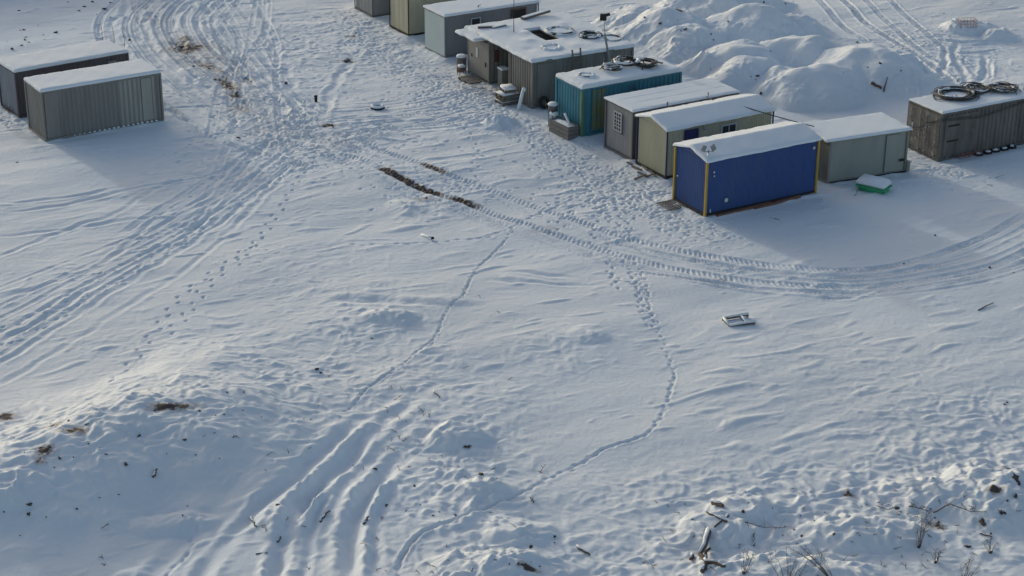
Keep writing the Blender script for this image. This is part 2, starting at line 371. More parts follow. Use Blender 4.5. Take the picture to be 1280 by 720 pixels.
# ---- tracks
def pxpath(pts, step=.3): return smooth([PX(*p) for p in pts], step)
def off(path, o):
    out = []
    for i, p in enumerate(path):
        t = path[min(i+1, len(path)-1)]-path[max(i-1, 0)]; t.normalize(); out.append(p+Vector((-t.y, t.x))*o)
    return out
def tyre(path, wd, dep, lug=.22, kind=1, amp=.03, mud=None, rim=.02):
    q = dist(path, wd)
    if q is None: return
    sl, d, s, L = q; x = XX[sl]; y = YY[sl]; a = np.abs(d)
    var = .65+.5*sst(-.3, .4, perlin(x/2.5, y/2.5, 60))
    endf = sst(0, 1.2, s)*sst(0, 1.2, L-s)
    ins = 1-sst(wd*.40, wd*.55, a)
    flat = H[sl]; s = s+.07*perlin(x/.7, y/.7, 62)+.05*perlin(x/.2, y/.2, 63); var = var*(.8+.5*perlin(x/.6, y/.6, 64))
    h = -dep*ins
    if kind == 1: ph = (s+a*.9)/lug            # chevron lugs
    elif kind == 2: ph = (s+d*.5)/(lug)        # slanted bars
    else: ph = s/lug
    pat = np.sin(ph*2*np.pi)
    h = h+ins*amp*np.clip(pat*1.6, -1, 1)
    h = h+rim*np.exp(-((a-wd*.6)/(wd*.14))**2)
    H[sl] = flat+h*var*endf
    if mud is not None:
        for s0, s1, k in mud:
            D[sl] += k*(1-sst(wd*.35, wd*.7, a+.10*perlin(x/.3, y/.3, 61)))*sst(s0-.5, s0+.5, s)*(1-sst(s1-.5, s1+.5, s))
def rut(path, wd, dep, side=.4, seed=70, wob=.12, fade=2.):
    q = dist(path, wd*2.2)
    if q is None: return
    sl, d, s, L = q; x = XX[sl]; y = YY[sl]
    d = d+wob*perlin(x/1.2, y/1.2, seed); a = np.abs(d)
    endf = sst(0, fade, s)*sst(0, 2, L-s); v = .75+.75*perlin(x/2.6, y/2.6, seed+1)
    h = -dep*np.exp(-(a/(wd*.5))**2)+dep*side*np.exp(-((a-wd*.95)/(wd*.35))**2)*(1+.6*perlin(x/.35, y/.35, seed+2))
    H[sl] += np.where(a < wd*2.1, h*v*endf, 0)
# smooth the ground under the big tractor sweep first
T1 = [(440,168),(475,187),(520,203),(570,222),(625,240),(700,265),(770,290),(860,313),(960,330),(1060,338),(1150,328),(1230,300),(1290,266)]
T2 = [(415,190),(455,200),(480,213),(530,235),(590,254),(640,272),(700,292),(780,317),(860,337),(960,352),(1060,358),(1160,352),(1240,336),(1300,312)]
def seg_s(pts, xa, xb):
    """arc length interval of a path between two photo columns"""
    pa = pxpath(pts); s = 0; r = []
    ca, cb = PX(*xa), PX(*xb)
    for c in (ca, cb):
        s = 0; best = (1e9, 0)
        for a, b in zip(pa, pa[1:]):
            dd = (a-c).length
            if dd < best[0]: best = (dd, s)
            s += (b-a).length
        r.append(best[1])
    return r
m2a = seg_s(T2, (472,210), (598,256)); m1a = seg_s(T1, (525,205), (560,218))
tyre(pxpath(T1), .50, .045, .24, 2, .035, mud=[(m1a[0], m1a[1], .85)])
tyre(pxpath(T2), .50, .05, .24, 2, .035, mud=[(m2a[0], m2a[0]+4.6, 1.0), (m2a[1]-1.6, m2a[1], .8), (m2a[0]+4, m2a[1]-1, .35)])
tyre(off(pxpath(T1), -.75), .42, .02, .16, 1, .018)
tyre(off(pxpath(T2), -.70), .46, .02, .16, 1, .020)
tyre(off(pxpath(T2), -1.15), .30, .015, .16, 1, .015)
tyre(pxpath([(760,300),(860,322),(960,338),(1060,346),(1160,338),(1240,318),(1300,288)]), .5, .02, .17, 1, .022)
tyre(pxpath([(860,330),(960,345),(1060,352),(1160,345),(1240,327),(1300,302)]), .3, .02, .17, 1, .018)
tyre(pxpath([(800,338),(880,350),(960,360),(1040,364),(1120,362),(1200,350),(1300,326)]), .4, .02, .17, 1, .018)
tyre(pxpath([(780,335),(850,345),(905,352),(960,360)]), .18, .05, .3, 0, .01, mud=[(3, 5, .2)])
tyre(pxpath([(640,275),(760,306),(860,328)]), .3, .02, .16, 1, .014)
# far right tracks behind the mounds
for o in (0, 1.6):
    tyre(off(pxpath([(995,-30),(1035,15),(1060,40),(1095,62),(1135,88),(1160,112)]), o), .5, .07, .25, 1, .03, rim=.05)
    tyre(off(pxpath([(1060,-30),(1090,10),(1120,40),(1150,66),(1190,90)]), o), .45, .05, .25, 1, .03, rim=.04)
rut(pxpath([(1140,50),(1180,54),(1230,52),(1275,46)]), .35, .10); rut(pxpath([(1180,70),(1220,66),(1260,58)]), .25, .08)
rut(pxpath([(1195,52),(1193,75),(1205,95),(1208,115)]), .35, .14); rut(pxpath([(1228,66),(1232,85),(1222,110)]), .35, .14); rut(pxpath([(1182,56),(1180,85),(1165,112)]), .35, .14)
rut(pxpath([(1240,70),(1238,90),(1232,108)]), .2, .1)
# service road on the upper left and the churned crossing
for o, dp in ((0, .08), (1.7, .08), (-1.9, .06), (3.3, .05)):
    rut(off(pxpath([(250,-25),(195,15),(180,35),(200,70),(250,108),(300,135),(335,160),(400,180),(450,196)]), o), .4, dp, .5, 74+int(o*3), .3)
for pts in ([(255,-20),(262,30),(285,62),(330,100),(360,150)], [(320,-20),(335,40),(360,90),(380,150)], [(165,-20),(160,30),(190,60)], [(450,60),(420,100),(400,150)]):
    rut(pxpath(pts), .45, .06, .6, 84, .3)
for pts, dp in [([(400,165),(340,200),(270,262),(205,310),(130,352),(60,395),(-20,440)], .10), ([(380,190),(300,258),(215,318),(130,372),(40,430),(-20,465)], .07),
            ([(350,160),(300,215),(220,262),(120,282),(-20,300)], .06), ([(330,170),(270,215),(160,240),(60,262),(-20,270)], .08), ([(150,235),(110,245),(60,252),(-20,262)], .07),
            ([(320,205),(270,238),(200,268),(130,330),(40,362),(-20,380)], .05), ([(395,185),(330,245),(240,330),(130,402),(60,445),(-20,490)], .05),
            ([(250,215),(190,240),(155,262),(130,275),(90,285),(-20,330)], .06), ([(310,130),(262,145),(215,150)], .05), ([(300,140),(255,132),(210,136)], .05)]:
    rut(pxpath(pts), .26, dp*.62, .5, 90+len(pts), .14)
_rr = random.Random(5)
for _ in range(16):                        # older overlapping wheel marks between the two groups
    x0_ = _rr.uniform(130, 400); cx = _rr.uniform(250, 400); y1_ = _rr.uniform(120, 200); ex = _rr.uniform(-60, 560); ey = _rr.uniform(140, 330) if ex < 250 else _rr.uniform(120, 200)
    tyre(pxpath([(x0_, -25), (.6*x0_+.4*cx+_rr.uniform(-40, 25), 45), (.25*x0_+.75*cx, 100), (cx, y1_), (.45*cx+.55*ex, .45*y1_+.55*ey+_rr.uniform(-8, 8)), (ex, ey)]), _rr.uniform(.28, .5), _rr.uniform(.015, .04), _rr.uniform(.18, .26), _rr.choice([1, 2]), .012, rim=.022)
for _ in range(7):
    a_ = _rr.uniform(150, 190); tyre(pxpath([(330+_rr.uniform(-20,20), a_-10), (430, a_-12+_rr.uniform(-6,6)), (530+_rr.uniform(-20,20), a_-20), (620, a_-38+_rr.uniform(-12,12))]), _rr.uniform(.25, .4), .025, .2, 1, .014, rim=.02)
for _ in range(6):                         # long faint marks over the left field
    k_ = _rr.uniform(0, 1); tyre(pxpath([(360+30*k_, 190), (290+20*k_, 235+15*k_), (180, 290+45*k_), (80, 330+70*k_), (-25, 370+100*k_)]), .3, .022, .2, 1, .01, rim=.02)
_sp = pxpath([(255,-30),(205,5),(186,32),(205,70),(250,108),(298,138),(335,160),(400,178),(450,192)], .3)
for _ in range(15):
    o_ = _rr.uniform(-3.2, 4.2); tyre(off(_sp, o_), _rr.uniform(.3, .5), _rr.uniform(.03, .07), _rr.uniform(.18, .26), _rr.choice([1, 2]), .014, rim=.035)
# upper middle sweep, light marks
for pts in ([(400,140),(470,134),(560,120),(620,108)], [(395,152),(480,148),(560,138),(640,130)], [(395,175),(470,165),(560,160),(660,145)], [(400,160),(450,158),(520,150)]):
    rut(pxpath(pts), .3, .04, .4, 95)
    tyre(off(pxpath(pts), .4), .35, .02, .2, 1, .015)
for pts, dp, wd in [([(560,478),(510,510),(470,540),(432,578),(392,615),(362,650),(350,690),(342,745)], .27, .48), ([(575,505),(520,555),(478,598),(452,628),(440,665),(434,745)], .29, .52),
            ([(520,480),(470,515),(430,548),(385,585),(330,628),(295,662),(262,698),(225,745)], .17, .5), ([(430,515),(385,545),(330,585),(280,618),(235,660),(200,700),(170,745)], .07, .6),
            ([(540,500),(490,535),(445,570),(412,612),(392,655),(386,690),(372,745)], .08, .26),
            ([(590,545),(545,570),(505,600),(478,640),(468,690),(470,745)], .07, .35),
            ([(445,655),(420,672),(385,690)], .12, .3), ([(395,612),(380,640),(372,668),(395,690)], .10, .3)]:
    rut(pxpath(pts), wd, dp*.85, .6, 100, .12, 9 if len(pts) > 4 else 1.5)
for pts, dp, wd in [([(395,374),(470,380),(560,385)], .10, .5), ([(610,338),(680,342),(740,348)], .05, .3), ([(590,350),(680,354),(760,356)], .05, .3), ([(600,362),(670,364)], .04, .25),
            ([(880,690),(905,668),(928,655)], -.12, .25), ([(760,705),(830,690),(865,672)], -.08, .3), ([(700,720),(745,700)], -.1, .3), ([(1230,640),(1250,622),(1270,608)], -.2, .3),
            ([(150,600),(185,570),(220,545)], -.03, .4), ([(960,560),(1000,540),(1040,528)], -.12, .3), ([(1085,500),(1130,485)], -.08, .3), ([(1050,505),(1100,478)], -.10, .3), ([(1010,470),(1040,460)], -.08, .3)]:
    rut(pxpath(pts), wd, dp, .3, 110, .2)

def stamp(x, y, ang, la=.15, lb=.07, dep=.07, rim=.02):
    w_ = la*2.4
    i0 = int((x-w_-X0)/STEP); i1 = int((x+w_-X0)/STEP)+2; j0 = int((y-w_-Y0)/STEP); j1 = int((y+w_-Y0)/STEP)+2
    if i0 < 0 or j0 < 0 or i1 > len(xd) or j1 > len(yd): return
    dx = xd[None, i0:i1]-x; dy = yd[j0:j1, None]-y
    ca, sa = math.cos(ang), math.sin(ang)
    r2 = ((dx*ca+dy*sa)/la)**2+((-dx*sa+dy*ca)/lb)**2
    H[j0:j1, i0:i1] += -dep*np.exp(-r2**1.4)+rim*.6*np.exp(-(np.sqrt(r2)-1.7)**2/.2)
def steps(pts, stride=.62, side=.12, dep=.08, size=1., wob=.04):
    pa = pxpath(pts, .05); s = 0; nxt = 0; k = 1
    for a, b in zip(pa, pa[1:]):
        s += (b-a).length
        if s >= nxt:
            t = (b-a).normalized(); n = Vector((-t.y, t.x))
            p = a+n*side*k+Vector((random.gauss(0, wob), random.gauss(0, wob)))
            stamp(p.x, p.y, math.atan2(t.y, t.x)+random.gauss(0, .15), .13*size, .065*size, dep*random.uniform(.6, 1.1), dep*.2)
            k = -k; nxt = s+stride*random.uniform(.85, 1.15)
def furrow(pts, dep=.05, wd=.12, seed=120):
    rut(pxpath(pts, .2), wd, dep, .35, seed, .05)
F1 = [(640,288),(618,312),(598,333),(578,372),(558,392),(545,425),(520,445),(500,462),(462,488),(440,512),(420,532)]
furrow(F1, .05, .08); steps(F1, .36, .04, .05, .8)
F2 = [(757,302),(772,322),(792,340),(802,360),(812,392),(820,412),(832,440),(843,468),(838,492),(828,520),(812,540),(795,549),(755,560),(735,572),(690,595),(650,618),(600,640),(560,655),(530,664),(512,680),(500,700),(496,730)]
furrow(F2[6:], .04, .11); furrow(F2[15:], .09, .13); steps(F2, .34, .06, .055, .85); steps([(795,340),(808,380),(812,405)], .3, .16, .07); steps([(785,320),(800,352),(806,385),(815,410)], .3, .22, .07)
steps([(765,340),(775,350),(800,355)], .3, .1, .07); steps([(760,322),(765,345),(772,362),(778,364)], .4, .1, .07)
steps([(400,192),(372,225),(330,290),(300,318),(250,352),(218,382),(190,420),(165,455),(130,490)], .62, .14, .08)
steps([(325,295),(298,330),(262,355),(235,395),(205,425)], .6, .16, .07)
for q_ in range(2):
    steps([(360,212),(320,240),(280,267),(240,295),(200,318),(160,345),(120,368),(60,402),(-10,440)], .6, .12+.1*q_, .06)
steps([(190,312),(120,350),(60,388),(0,412)], .6, .14, .07)
steps([(582,160),(590,178),(596,195),(592,222)], .6, .14, .07); steps([(500,165),(560,182),(620,198),(690,210),(720,215)], .6, .12, .06)
F7 = [(440,304),(500,304),(570,298),(620,290),(665,268),(700,252),(730,238),(770,215),(800,200)]
furrow(F7, .025, .12); steps(F7, .45, .06, .05)
for a in ([(680,262),(695,248),(720,240),(745,238),(775,232)], [(740,300),(745,275),(752,255),(770,240)], [(690,275),(720,255),(760,240),(800,232)], [(775,300),(778,270),(772,245)], [(700,285),(705,265),(722,252)]):
    steps(a, .5, .13, .08)
for _ in range(5):
    steps([(640+random.uniform(-30,30),170+random.uniform(-15,15)), (700+random.uniform(-30,30),205+random.uniform(-15,15)), (760+random.uniform(-30,30),240+random.uniform(-15,15)), (800+random.uniform(-30,40),290+random.uniform(-20,20))], .6, .13, .06)
furrow([(244,655),(235,680),(215,700),(185,728)], .07, .15); steps([(244,655),(235,680),(215,700),(185,728)], .4, .06, .06)
furrow([(475,522),(440,560),(410,590)], .04, .1)
# trampled apron along the doors of the cabins
spine = pxpath([(435,20),(470,55),(510,85),(560,105),(600,128),(650,160),(700,190),(750,212),(800,240),(850,275),(890,296)], .1)
for _ in range(1500):
    p = random.choice(spine); dx = random.gauss(0, .75); dy = random.gauss(.0, .75)
    stamp(p.x+dx, p.y+dy, random.uniform(0, 3.1), random.uniform(.08, .15), random.uniform(.05, .08), random.uniform(.012, .05), .012)
for (cx, cy, n, sx_, sy_) in [(560,120,350,1.8,2.2),(640,120,200,2,1.5),(330,120,160,3,6),(360,170,160,3.5,3),(420,190,200,2,1.5),(1140,75,260,2,3),(1170,215,160,1.5,1.2),(820,250,300,1.6,1.3),(770,245,160,2,2),(15,145,160,1.5,1.2),(285,205,60,3,2.5),(540,230,160,1.6,1.2),(230,60,80,3,4)]:
    c = PX(cx, cy)
    for _ in range(n):
        stamp(c.x+random.gauss(0, sx_), c.y+random.gauss(0, sy_), random.uniform(0, 3.1), random.uniform(.09, .17), random.uniform(.05, .09), random.uniform(.015, .055), .012)

# dirt on the ground
def dirt(px, py, rx, ry, k, rot=0, z=0): D[:] = np.maximum(D, k*gauss(px, py, rx, ry, z, rot))
for a in [(236,62,1.1,1.4,.95,-60),(228,54,.8,1.2,.7,0),(262,85,.5,2.0,.7,40),(285,105,.5,1.6,.95,25),(292,118,.4,.8,.8,25),(298,135,.8,1.0,.5,0),(310,100,.5,.5,.6,0),(350,160,3.2,4.0,.20,0),(300,120,2.5,6,.22,25),
          (420,175,2.0,3,.20,0),(640,110,2.5,2.5,.42,0),(600,100,1.2,1.5,.5,0),(595,110,1.5,1.2,.35,0),(250,70,2.2,6,.36,30),(190,20,2,5,.25,20),(412,155,.5,.35,.9,0),
          (216,517,.85,.26,1.15,12,.9),(203,520,.4,.16,1.0,0,.9),(95,557,.45,.28,1.15,0,.6),(58,582,.32,.34,1.1,50,.5),(52,592,.26,.2,1.0,0,.5),(4,500,.4,.35,1.1,0,.9),(66,529,.3,.25,1.0,0,1.1),
          (848,22,.3,.3,1.0,0,1.2),(440,45,.5,.3,.7,0),(435,75,.5,.25,.8,0),(655,245,.4,.3,.3,0),(680,285,.9,.4,.35,30),(905,348,.3,.2,.6,0),(780,15,0.3,.3,.6,0),
          (1255,580,.2,.2,1.2,0,.4),(1242,622,.25,.15,1.2,0,.4),(1170,650,.3,.3,.9,0,.2),(1062,612,.2,.2,.9,0,.2),(660,703,.3,.15,1.3,0,.5),(530,247,.6,.3,.6,0)]:
    dirt(*a)
D[:] += .06*rough

# pads under the containers so that they stand level
CAB = {  # name: x, y, yaw, L, W, H, z
 'blue': (8.83,81.70,30.09,6.42,2.56,2.64,.08), 'cream': (7.40,86.79,30.92,6.39,2.54,2.43,.04), 'grey': (5.90,89.39,30.84,6.42,2.45,2.56,.01),
 'teal': (3.49,92.67,31.01,6.14,2.45,2.54,.14), 'brown': (21.24,89.99,29.32,6.06,2.47,2.49,-.12), 'F': (-23.73,91.74,32.51,6.41,2.42,2.61,.02),
 'G': (-25.97,95.50,36.0,6.41,2.44,2.49,0), 'I': (-3.95,106.88,31.5,6.33,2.38,2.48,0), 'shed': (1.02,97.66,28.93,6.3,7.45,2.57,0),
 'L': (15.18,86.46,23.55,4.45,2.34,2.17,-.04), 'J': (-6.32,111.34,31,6.3,2.45,2.6,0), 'K': (-8.78,115.54,31,6.3,2.45,2.6,0)}
for k, (x, y, a, L, W, h, z) in CAB.items():
    a = R(a); ca, sa = math.cos(a), math.sin(a)
    u = (XX-x)*ca+(YY-y)*sa; v = -(XX-x)*sa+(YY-y)*ca
    dd = np.hypot(np.maximum(np.maximum(-u, u-L), 0), np.maximum(np.maximum(-v, v-W), 0))
    nz = .5+.5*perlin(XX/.7, YY/.7, 130)
    m = 1-sst(.05, 1.2, dd)
    det = H-base_h(XX, YY)
    H[:] = H*(1-m)+(z-.03+np.clip(det, -.1, .12)*.6)*m
    # little banks of snow drifted against the foot of the walls
    H[:] += .10*np.exp(-((dd-.16)/.22)**2)*nz*(dd > 0)
_Hs = H
def gz(x, y):
    i = (x-X0)/STEP; j = (y-Y0)/STEP; i0 = int(i); j0 = int(j)
    if 0 <= i0 < len(xd)-1 and 0 <= j0 < len(yd)-1:
        fx, fy = i-i0, j-j0
        return float((H[j0, i0]*(1-fx)+H[j0, i0+1]*fx)*(1-fy)+(H[j0+1, i0]*(1-fx)+H[j0+1, i0+1]*fx)*fy)
    return 0.0
def GP(px, py):
    """ground point seen at a photo pixel (walks down to the real height)"""
    z = 0
    for _ in range(12):
        p = PX(px, py, z); z = .5*z+.5*gz(p.x, p.y)
    p = PX(px, py, z); return Vector((p.x, p.y, gz(p.x, p.y)))

# one sheet, dense where the yard is, growing coarser to the horizon
def grow(a, sgn, n=34):
    out = []; s = STEP
    for _ in range(n): s *= 1.235; a += sgn*s; out.append(a)
    return out
xs = np.array(grow(xd[0], -1)[::-1]+list(xd)+grow(xd[-1], 1)); ys = np.array(grow(yd[0], -1)[::-1]+list(yd)+grow(yd[-1], 1))
AX, AY = np.meshgrid(xs, ys)
Z = base_h(AX, AY)+hill(AX, AY); n = 34
DZ = np.zeros_like(Z)
# carry the rim of the detailed part outwards so that there is no step
full = np.pad(H-(base_h(XX, YY)+hill(XX, YY)), n, mode='edge')
fx = np.maximum(np.maximum(xd[0]-AX, AX-xd[-1]), 0); fy = np.maximum(np.maximum(yd[0]-AY, AY-yd[-1]), 0)
Z += full*np.exp(-np.hypot(fx, fy)/1.5)
DZ[n:-n, n:-n] = D
ny, nx = Z.shape
co = np.stack([AX, AY, Z], -1).astype(np.float32).reshape(-1)
idx = np.arange(nx*ny, dtype=np.int32).reshape(ny, nx)
quads = np.stack([idx[:-1, :-1], idx[:-1, 1:], idx[1:, 1:], idx[1:, :-1]], -1).reshape(-1)
me = bpy.data.meshes.new('snow_ground'); nf = (nx-1)*(ny-1)
me.vertices.add(nx*ny); me.vertices.foreach_set('co', co)
me.loops.add(nf*4); me.loops.foreach_set('vertex_index', quads)
me.polygons.add(nf); me.polygons.foreach_set('loop_start', np.arange(0, nf*4, 4, dtype=np.int32))
try: me.polygons.foreach_set('loop_total', np.full(nf, 4, dtype=np.int32))
except Exception: pass
me.update(calc_edges=True)
me.polygons.foreach_set('use_smooth', np.ones(nf, dtype=bool))
att = me.attributes.new('dirt', 'FLOAT', 'POINT'); att.data.foreach_set('value', np.clip(DZ, 0, 1.6).astype(np.float32).reshape(-1))
me.materials.append(M['ground'])
ground = bpy.data.objects.new('snow_ground', me); COL.objects.link(ground)
ground['kind'] = 'structure'

exec_after = True
# ------------------------------------------------------------------ cabins and containers
def pnoise(x, y, s=0):
    return (math.sin(x*1.7+s)*math.cos(y*2.3+s*1.3)+.6*math.sin(x*4.1+y*3.2+s*2)+.4*math.sin(x*7.7-y*6.1+s*.7))/2
def corr(bm, a, b, z0, z1, pitch=.28, dep=.035, nrm=(0,-1), trap=.5):
    """profiled sheet wall from a to b; ribs stand out along nrm"""
    a = Vector(a); b = Vector(b); L = (b-a).length; t = (b-a)/L; n = max(1, round(L/pitch)); p = L/n
    prof = []
    for k in range(n):
        s = k*p; prof += [(s, 0), (s+p*.25, 0), (s+p*.37, dep), (s+p*.85, dep)]
    prof.append((L, 0))
    nv = Vector(nrm); lo = []; hi = []
    for s, d in prof:
        q = a+t*s+nv*d; lo.append(bm.verts.new((q.x, q.y, z0))); hi.append(bm.verts.new((q.x, q.y, z1)))
    for i in range(len(prof)-1): bm.faces.new((lo[i], lo[i+1], hi[i+1], hi[i]))
def shell(root, name, L, W, H, rise, m_front, m_end, pitch, dep, z0=.12):
    b = NB(); box(b, .09, L-.09, .09, W-.09, z0-.02, H-.01)
    if rise:
        v = [b.verts.new(p) for p in ((.052,.05,H-.002),(.052,W-.05,H-.002),(.052,W*.5,H+rise-.02),(L-.052,.05,H-.002),(L-.052,W-.05,H-.002),(L-.052,W*.5,H+rise-.02))]
        for f in ((0,1,2),(3,5,4),(0,2,5,3),(1,4,5,2),(0,3,4,1)): b.faces.new([v[i] for i in f])
    body = obj(name, b, m_end, root)
    for nm, a_, c_, nv, mm in (('long_wall', (.06, .05), (L-.06, .05), (0,-1), m_front), ('long_wall', (L-.06, W-.05), (.06, W-.05), (0,1), m_front),
                               ('end_wall', (.05, W-.06), (.05, .06), (-1,0), m_end), ('end_wall', (L-.05, .06), (L-.05, W-.06), (1,0), m_end)):
        b = NB(); corr(b, a_, c_, z0, H, pitch, dep, nv); obj(nm, b, mm, root)
    return body
def posts(root, L, W, H, m, s=.09, o=.03, z0=0, rails=True, mr=None):
    for x in (-o, L+o-s):
        for y in (-o, W+o-s):
            b = NB(); box(b, x, x+s, y, y+s, z0, H); obj('corner_post', b, m, root)
    if rails:
        b = NB()
        for z in (z0+.004, H-.085):
            box(b, s-o+.002, L+o-s-.002, -o+.005, .05, z, z+.11 if z < 1 else H-.003); box(b, s-o+.002, L+o-s-.002, W-.05, W+o-.005, z, z+.11 if z < 1 else H-.003)
            box(b, -o+.005, .05, s-o+.002, W+o-s-.002, z, z+.11 if z < 1 else H-.003); box(b, L-.05, L+o-.005, s-o+.002, W+o-s-.002, z, z+.11 if z < 1 else H-.003)
        obj('frame_rail', b, mr or m, root)
def roofp(root, L, W, H, rise, ov, m, t=.05, endov=None):
    e = ov if endov is None else endov
    b = NB(); A = []
    for x in (-e, L+e):
        A.append([b.verts.new((x, y, z)) for y, z in ((-ov, H), (W/2, H+rise), (W+ov, H), (W+ov, H+t), (W/2, H+rise+t), (-ov, H+t))])
    b.faces.new(A[0]); b.faces.new(list(reversed(A[1])))
    for i in range(6): b.faces.new((A[0][i], A[0][(i+1)%6], A[1][(i+1)%6], A[1][i]))
    return obj('roof', b, m, root)
def roof_snow(root, L, W, H, rise=0, ov=.05, th=.12, seed=1, x0=None, bumps=(), holes=(), y0=None, rag=.03, name='roof_snow'):
    xa, xb = (-ov, L+ov) if x0 is None else x0; ya, yb = (-ov, W+ov) if y0 is None else y0
    nx_, ny_ = max(8, int((xb-xa)/.09)), max(8, int((yb-ya)/.09))
    b = NB(); top = []
    # clustered near the rims so that the lip is round
    def cl(n):
        return [0.5-0.5*math.cos(math.pi*(i/n))*(1) if False else i/n for i in range(n+1)]
    xsn = [0, .02/(xb-xa), .06/(xb-xa)]+[k/nx_ for k in range(1, nx_)]+[1-.06/(xb-xa), 1-.02/(xb-xa), 1]
    ysn = [0, .02/(yb-ya), .06/(yb-ya)]+[k/ny_ for k in range(1, ny_)]+[1-.06/(yb-ya), 1-.02/(yb-ya), 1]
    def basez(y): return H+.052+(rise*(1-abs(y-W/2)/(W/2+ .06)) if rise else 0)
    for u in xsn:
        row = []
        for v in ysn:
            x = xa+(xb-xa)*u; y = ya+(yb-ya)*v
            e = min(x-xa, xb-x, y-ya, yb-y)
            k = min(1, e/.10); t = th*(.18+.82*math.sqrt(max(0, 1-(1-k)**2)))*(1+.11*pnoise(x*.7, y*.9, seed)+.04*pnoise(x*5, y*6, seed+3))
            t *= 1-.5*max(0, pnoise(x*1.9+2, y*1.9, seed+7))*max(0, 1-e/.28)
            for bx, by, br, bh in bumps: t += bh*math.exp(-((x-bx)**2+(y-by)**2)/br**2)*min(1, e/.1)
            for hx0, hx1, hy0, hy1 in holes:
                if hx0 < x < hx1 and hy0 < y < hy1: t = None; break
            jx = jy = 0
            if e < 1e-6:
                jx = rag*pnoise(y*1.3, x*1.3, seed+1) if (u in (0, 1)) else 0
                jy = rag*pnoise(x*1.1, y*1.1, seed+2) if (v in (0, 1)) else 0
            row.append(None if t is None else b.verts.new((x+jx, y+jy, basez(y)+t)))
        top.append(row)
    for i in range(len(xsn)-1):
        for j in range(len(ysn)-1):
            q = (top[i][j], top[i+1][j], top[i+1][j+1], top[i][j+1])
            if all(q): b.faces.new(q)
    be = [e for e in b.edges if e.is_boundary]
    r = bmesh.ops.extrude_edge_only(b, edges=be)
    for v in [g for g in r['geom'] if isinstance(g, bmesh.types.BMVert)]:
        v.co.z = basez(min(max(v.co.y, -.06), W+.06))-.045 if not rise else min(v.co.z-.03, basez(v.co.y)-.03)
    o = obj(name, b, 'snow', root, True)
    return o
def window(root, ax, at, u0, u1, z0, z1, fm='white', gm='glass', bars=(0, 0), name='window', t=.03):
    """ax 'F' long wall (y=0), 'E' left end (x=0)"""
    f = NB(); g = NB()
    def bb(b, a0, a1, c0, c1, o0, o1):
        if ax == 'F': box(b, a0, a1, -o1+at, -o0+at, c0, c1)
        else: box(b, -o1+at, -o0+at, a0, a1, c0, c1)
    w_ = .05
    bb(f, u0-w_, u1+w_, z0-w_, z0, 0, .06); bb(f, u0-w_, u1+w_, z1, z1+w_, 0, .06)
    bb(f, u0-w_, u0-.002, z0+.002, z1-.002, 0, .058); bb(f, u1+.002, u1+w_, z0+.002, z1-.002, 0, .058)
    for k in range(bars[0]):
        u = u0+(u1-u0)*(k+1)/(bars[0]+1); bb(f, u-.018, u+.018, z0+.003, z1-.003, .03, .055)
    for k in range(bars[1]):
        z = z0+(z1-z0)*(k+1)/(bars[1]+1); bb(f, u0+.003, u1-.003, z-.016, z+.016, .033, .052)
    bb(g, u0, u1, z0, z1, 0, .022)
    fr = obj(name, f, fm, root); obj('pane', g, gm, fr); return fr
def croot(key, name, label, cat='cabin'):
    x, y, a, L, W, h, z = CAB[key]
    return thing(name, label, cat, (x, y, z), R(a)), L, W, h
def disc(root, name, x, y, z, r, m, ax='F', t=.04):
    b = NB(); pts = []
    lathe(b, [(r*.9, 0), (r, t*.4), (r*.85, t), (r*.3, t*1.2)], (0,0,0), 12)
    bmesh.ops.rotate(b, verts=b.verts, cent=(0,0,0), matrix=Matrix.Rotation(R(90), 3, 'X') if ax == 'F' else Matrix.Rotation(R(-90), 3, 'Y'))
    bmesh.ops.translate(b, verts=b.verts, vec=(x, y, z)); return obj(name, b, m, root)

# blue cabin
r, L, W, h = croot('blue', 'site_cabin', 'dark blue cabin with yellow corner posts and snowy gable roof, nearest of the row')
shell(r, 'body', L, W, h, .32, 'blue', 'blue', .13, .018)
posts(r, L, W, h, 'yellow', .10, .035, z0=0, rails=False)
b = NB(); box(b, 0, L, -.03, .05, .04, .12); box(b, -.03, .05, .06, W-.06, .04, .12); obj('base_rail', b, 'dark', r)
roofp(r, L, W, h, .32, .05, 'blue'); roof_snow(r, L, W, h, .32, .09, .12, 3, rag=.025)
for u, z, s in ((1.15, .62, .11), (6.1, 2.32, .08), (.38, 2.12, .055), (.40, 1.93, .045)): disc(r, 'vent_cap', u, -.025, z, s, 'white')
disc(r, 'vent_cap', -.03, 2.2, 1.3, .045, 'white', 'E')
b = NB(); box(b, .25, .30, -.04, -.02, .16, .34); obj('marker_plate', b, 'white', r)
# twin floodlight on the roof corner
t = thing('floodlight', 'small twin grey floodlight on a bracket on the front corner of the blue cabin roof', 'floodlight', r.location+Vector((0,0,0)), r.rotation_euler.z)
b = NB(); tube(b, [(.22,.25,h+.05),(.22,.25,h+.50)], .025); tube(b, [(.02,.30,h+.42),(.42,.20,h+.42)], .02); tube(b, [(.22,.25,h+.2),(.05,.05,h-.05)], .018); obj('bracket', b, 'steel', t)
for sx, cx, cy in ((-1, .0, .32), (1, .44, .2)):
    b = NB(); obox(b, (cx, cy, h+.58), Vector((1,.2,.5*sx)).normalized(), Vector((-.2,1,0)).normalized(), Vector((-.5*sx,0,1)).normalized(), .11, .04, .14)
    obj('lamp_head', b, 'steel', t)
b = NB(); ico(b, (.22,.22,h+.22), .12, 2, .3, (1,1,1.1)); obj('snow_clump', b, 'snow', t, True)
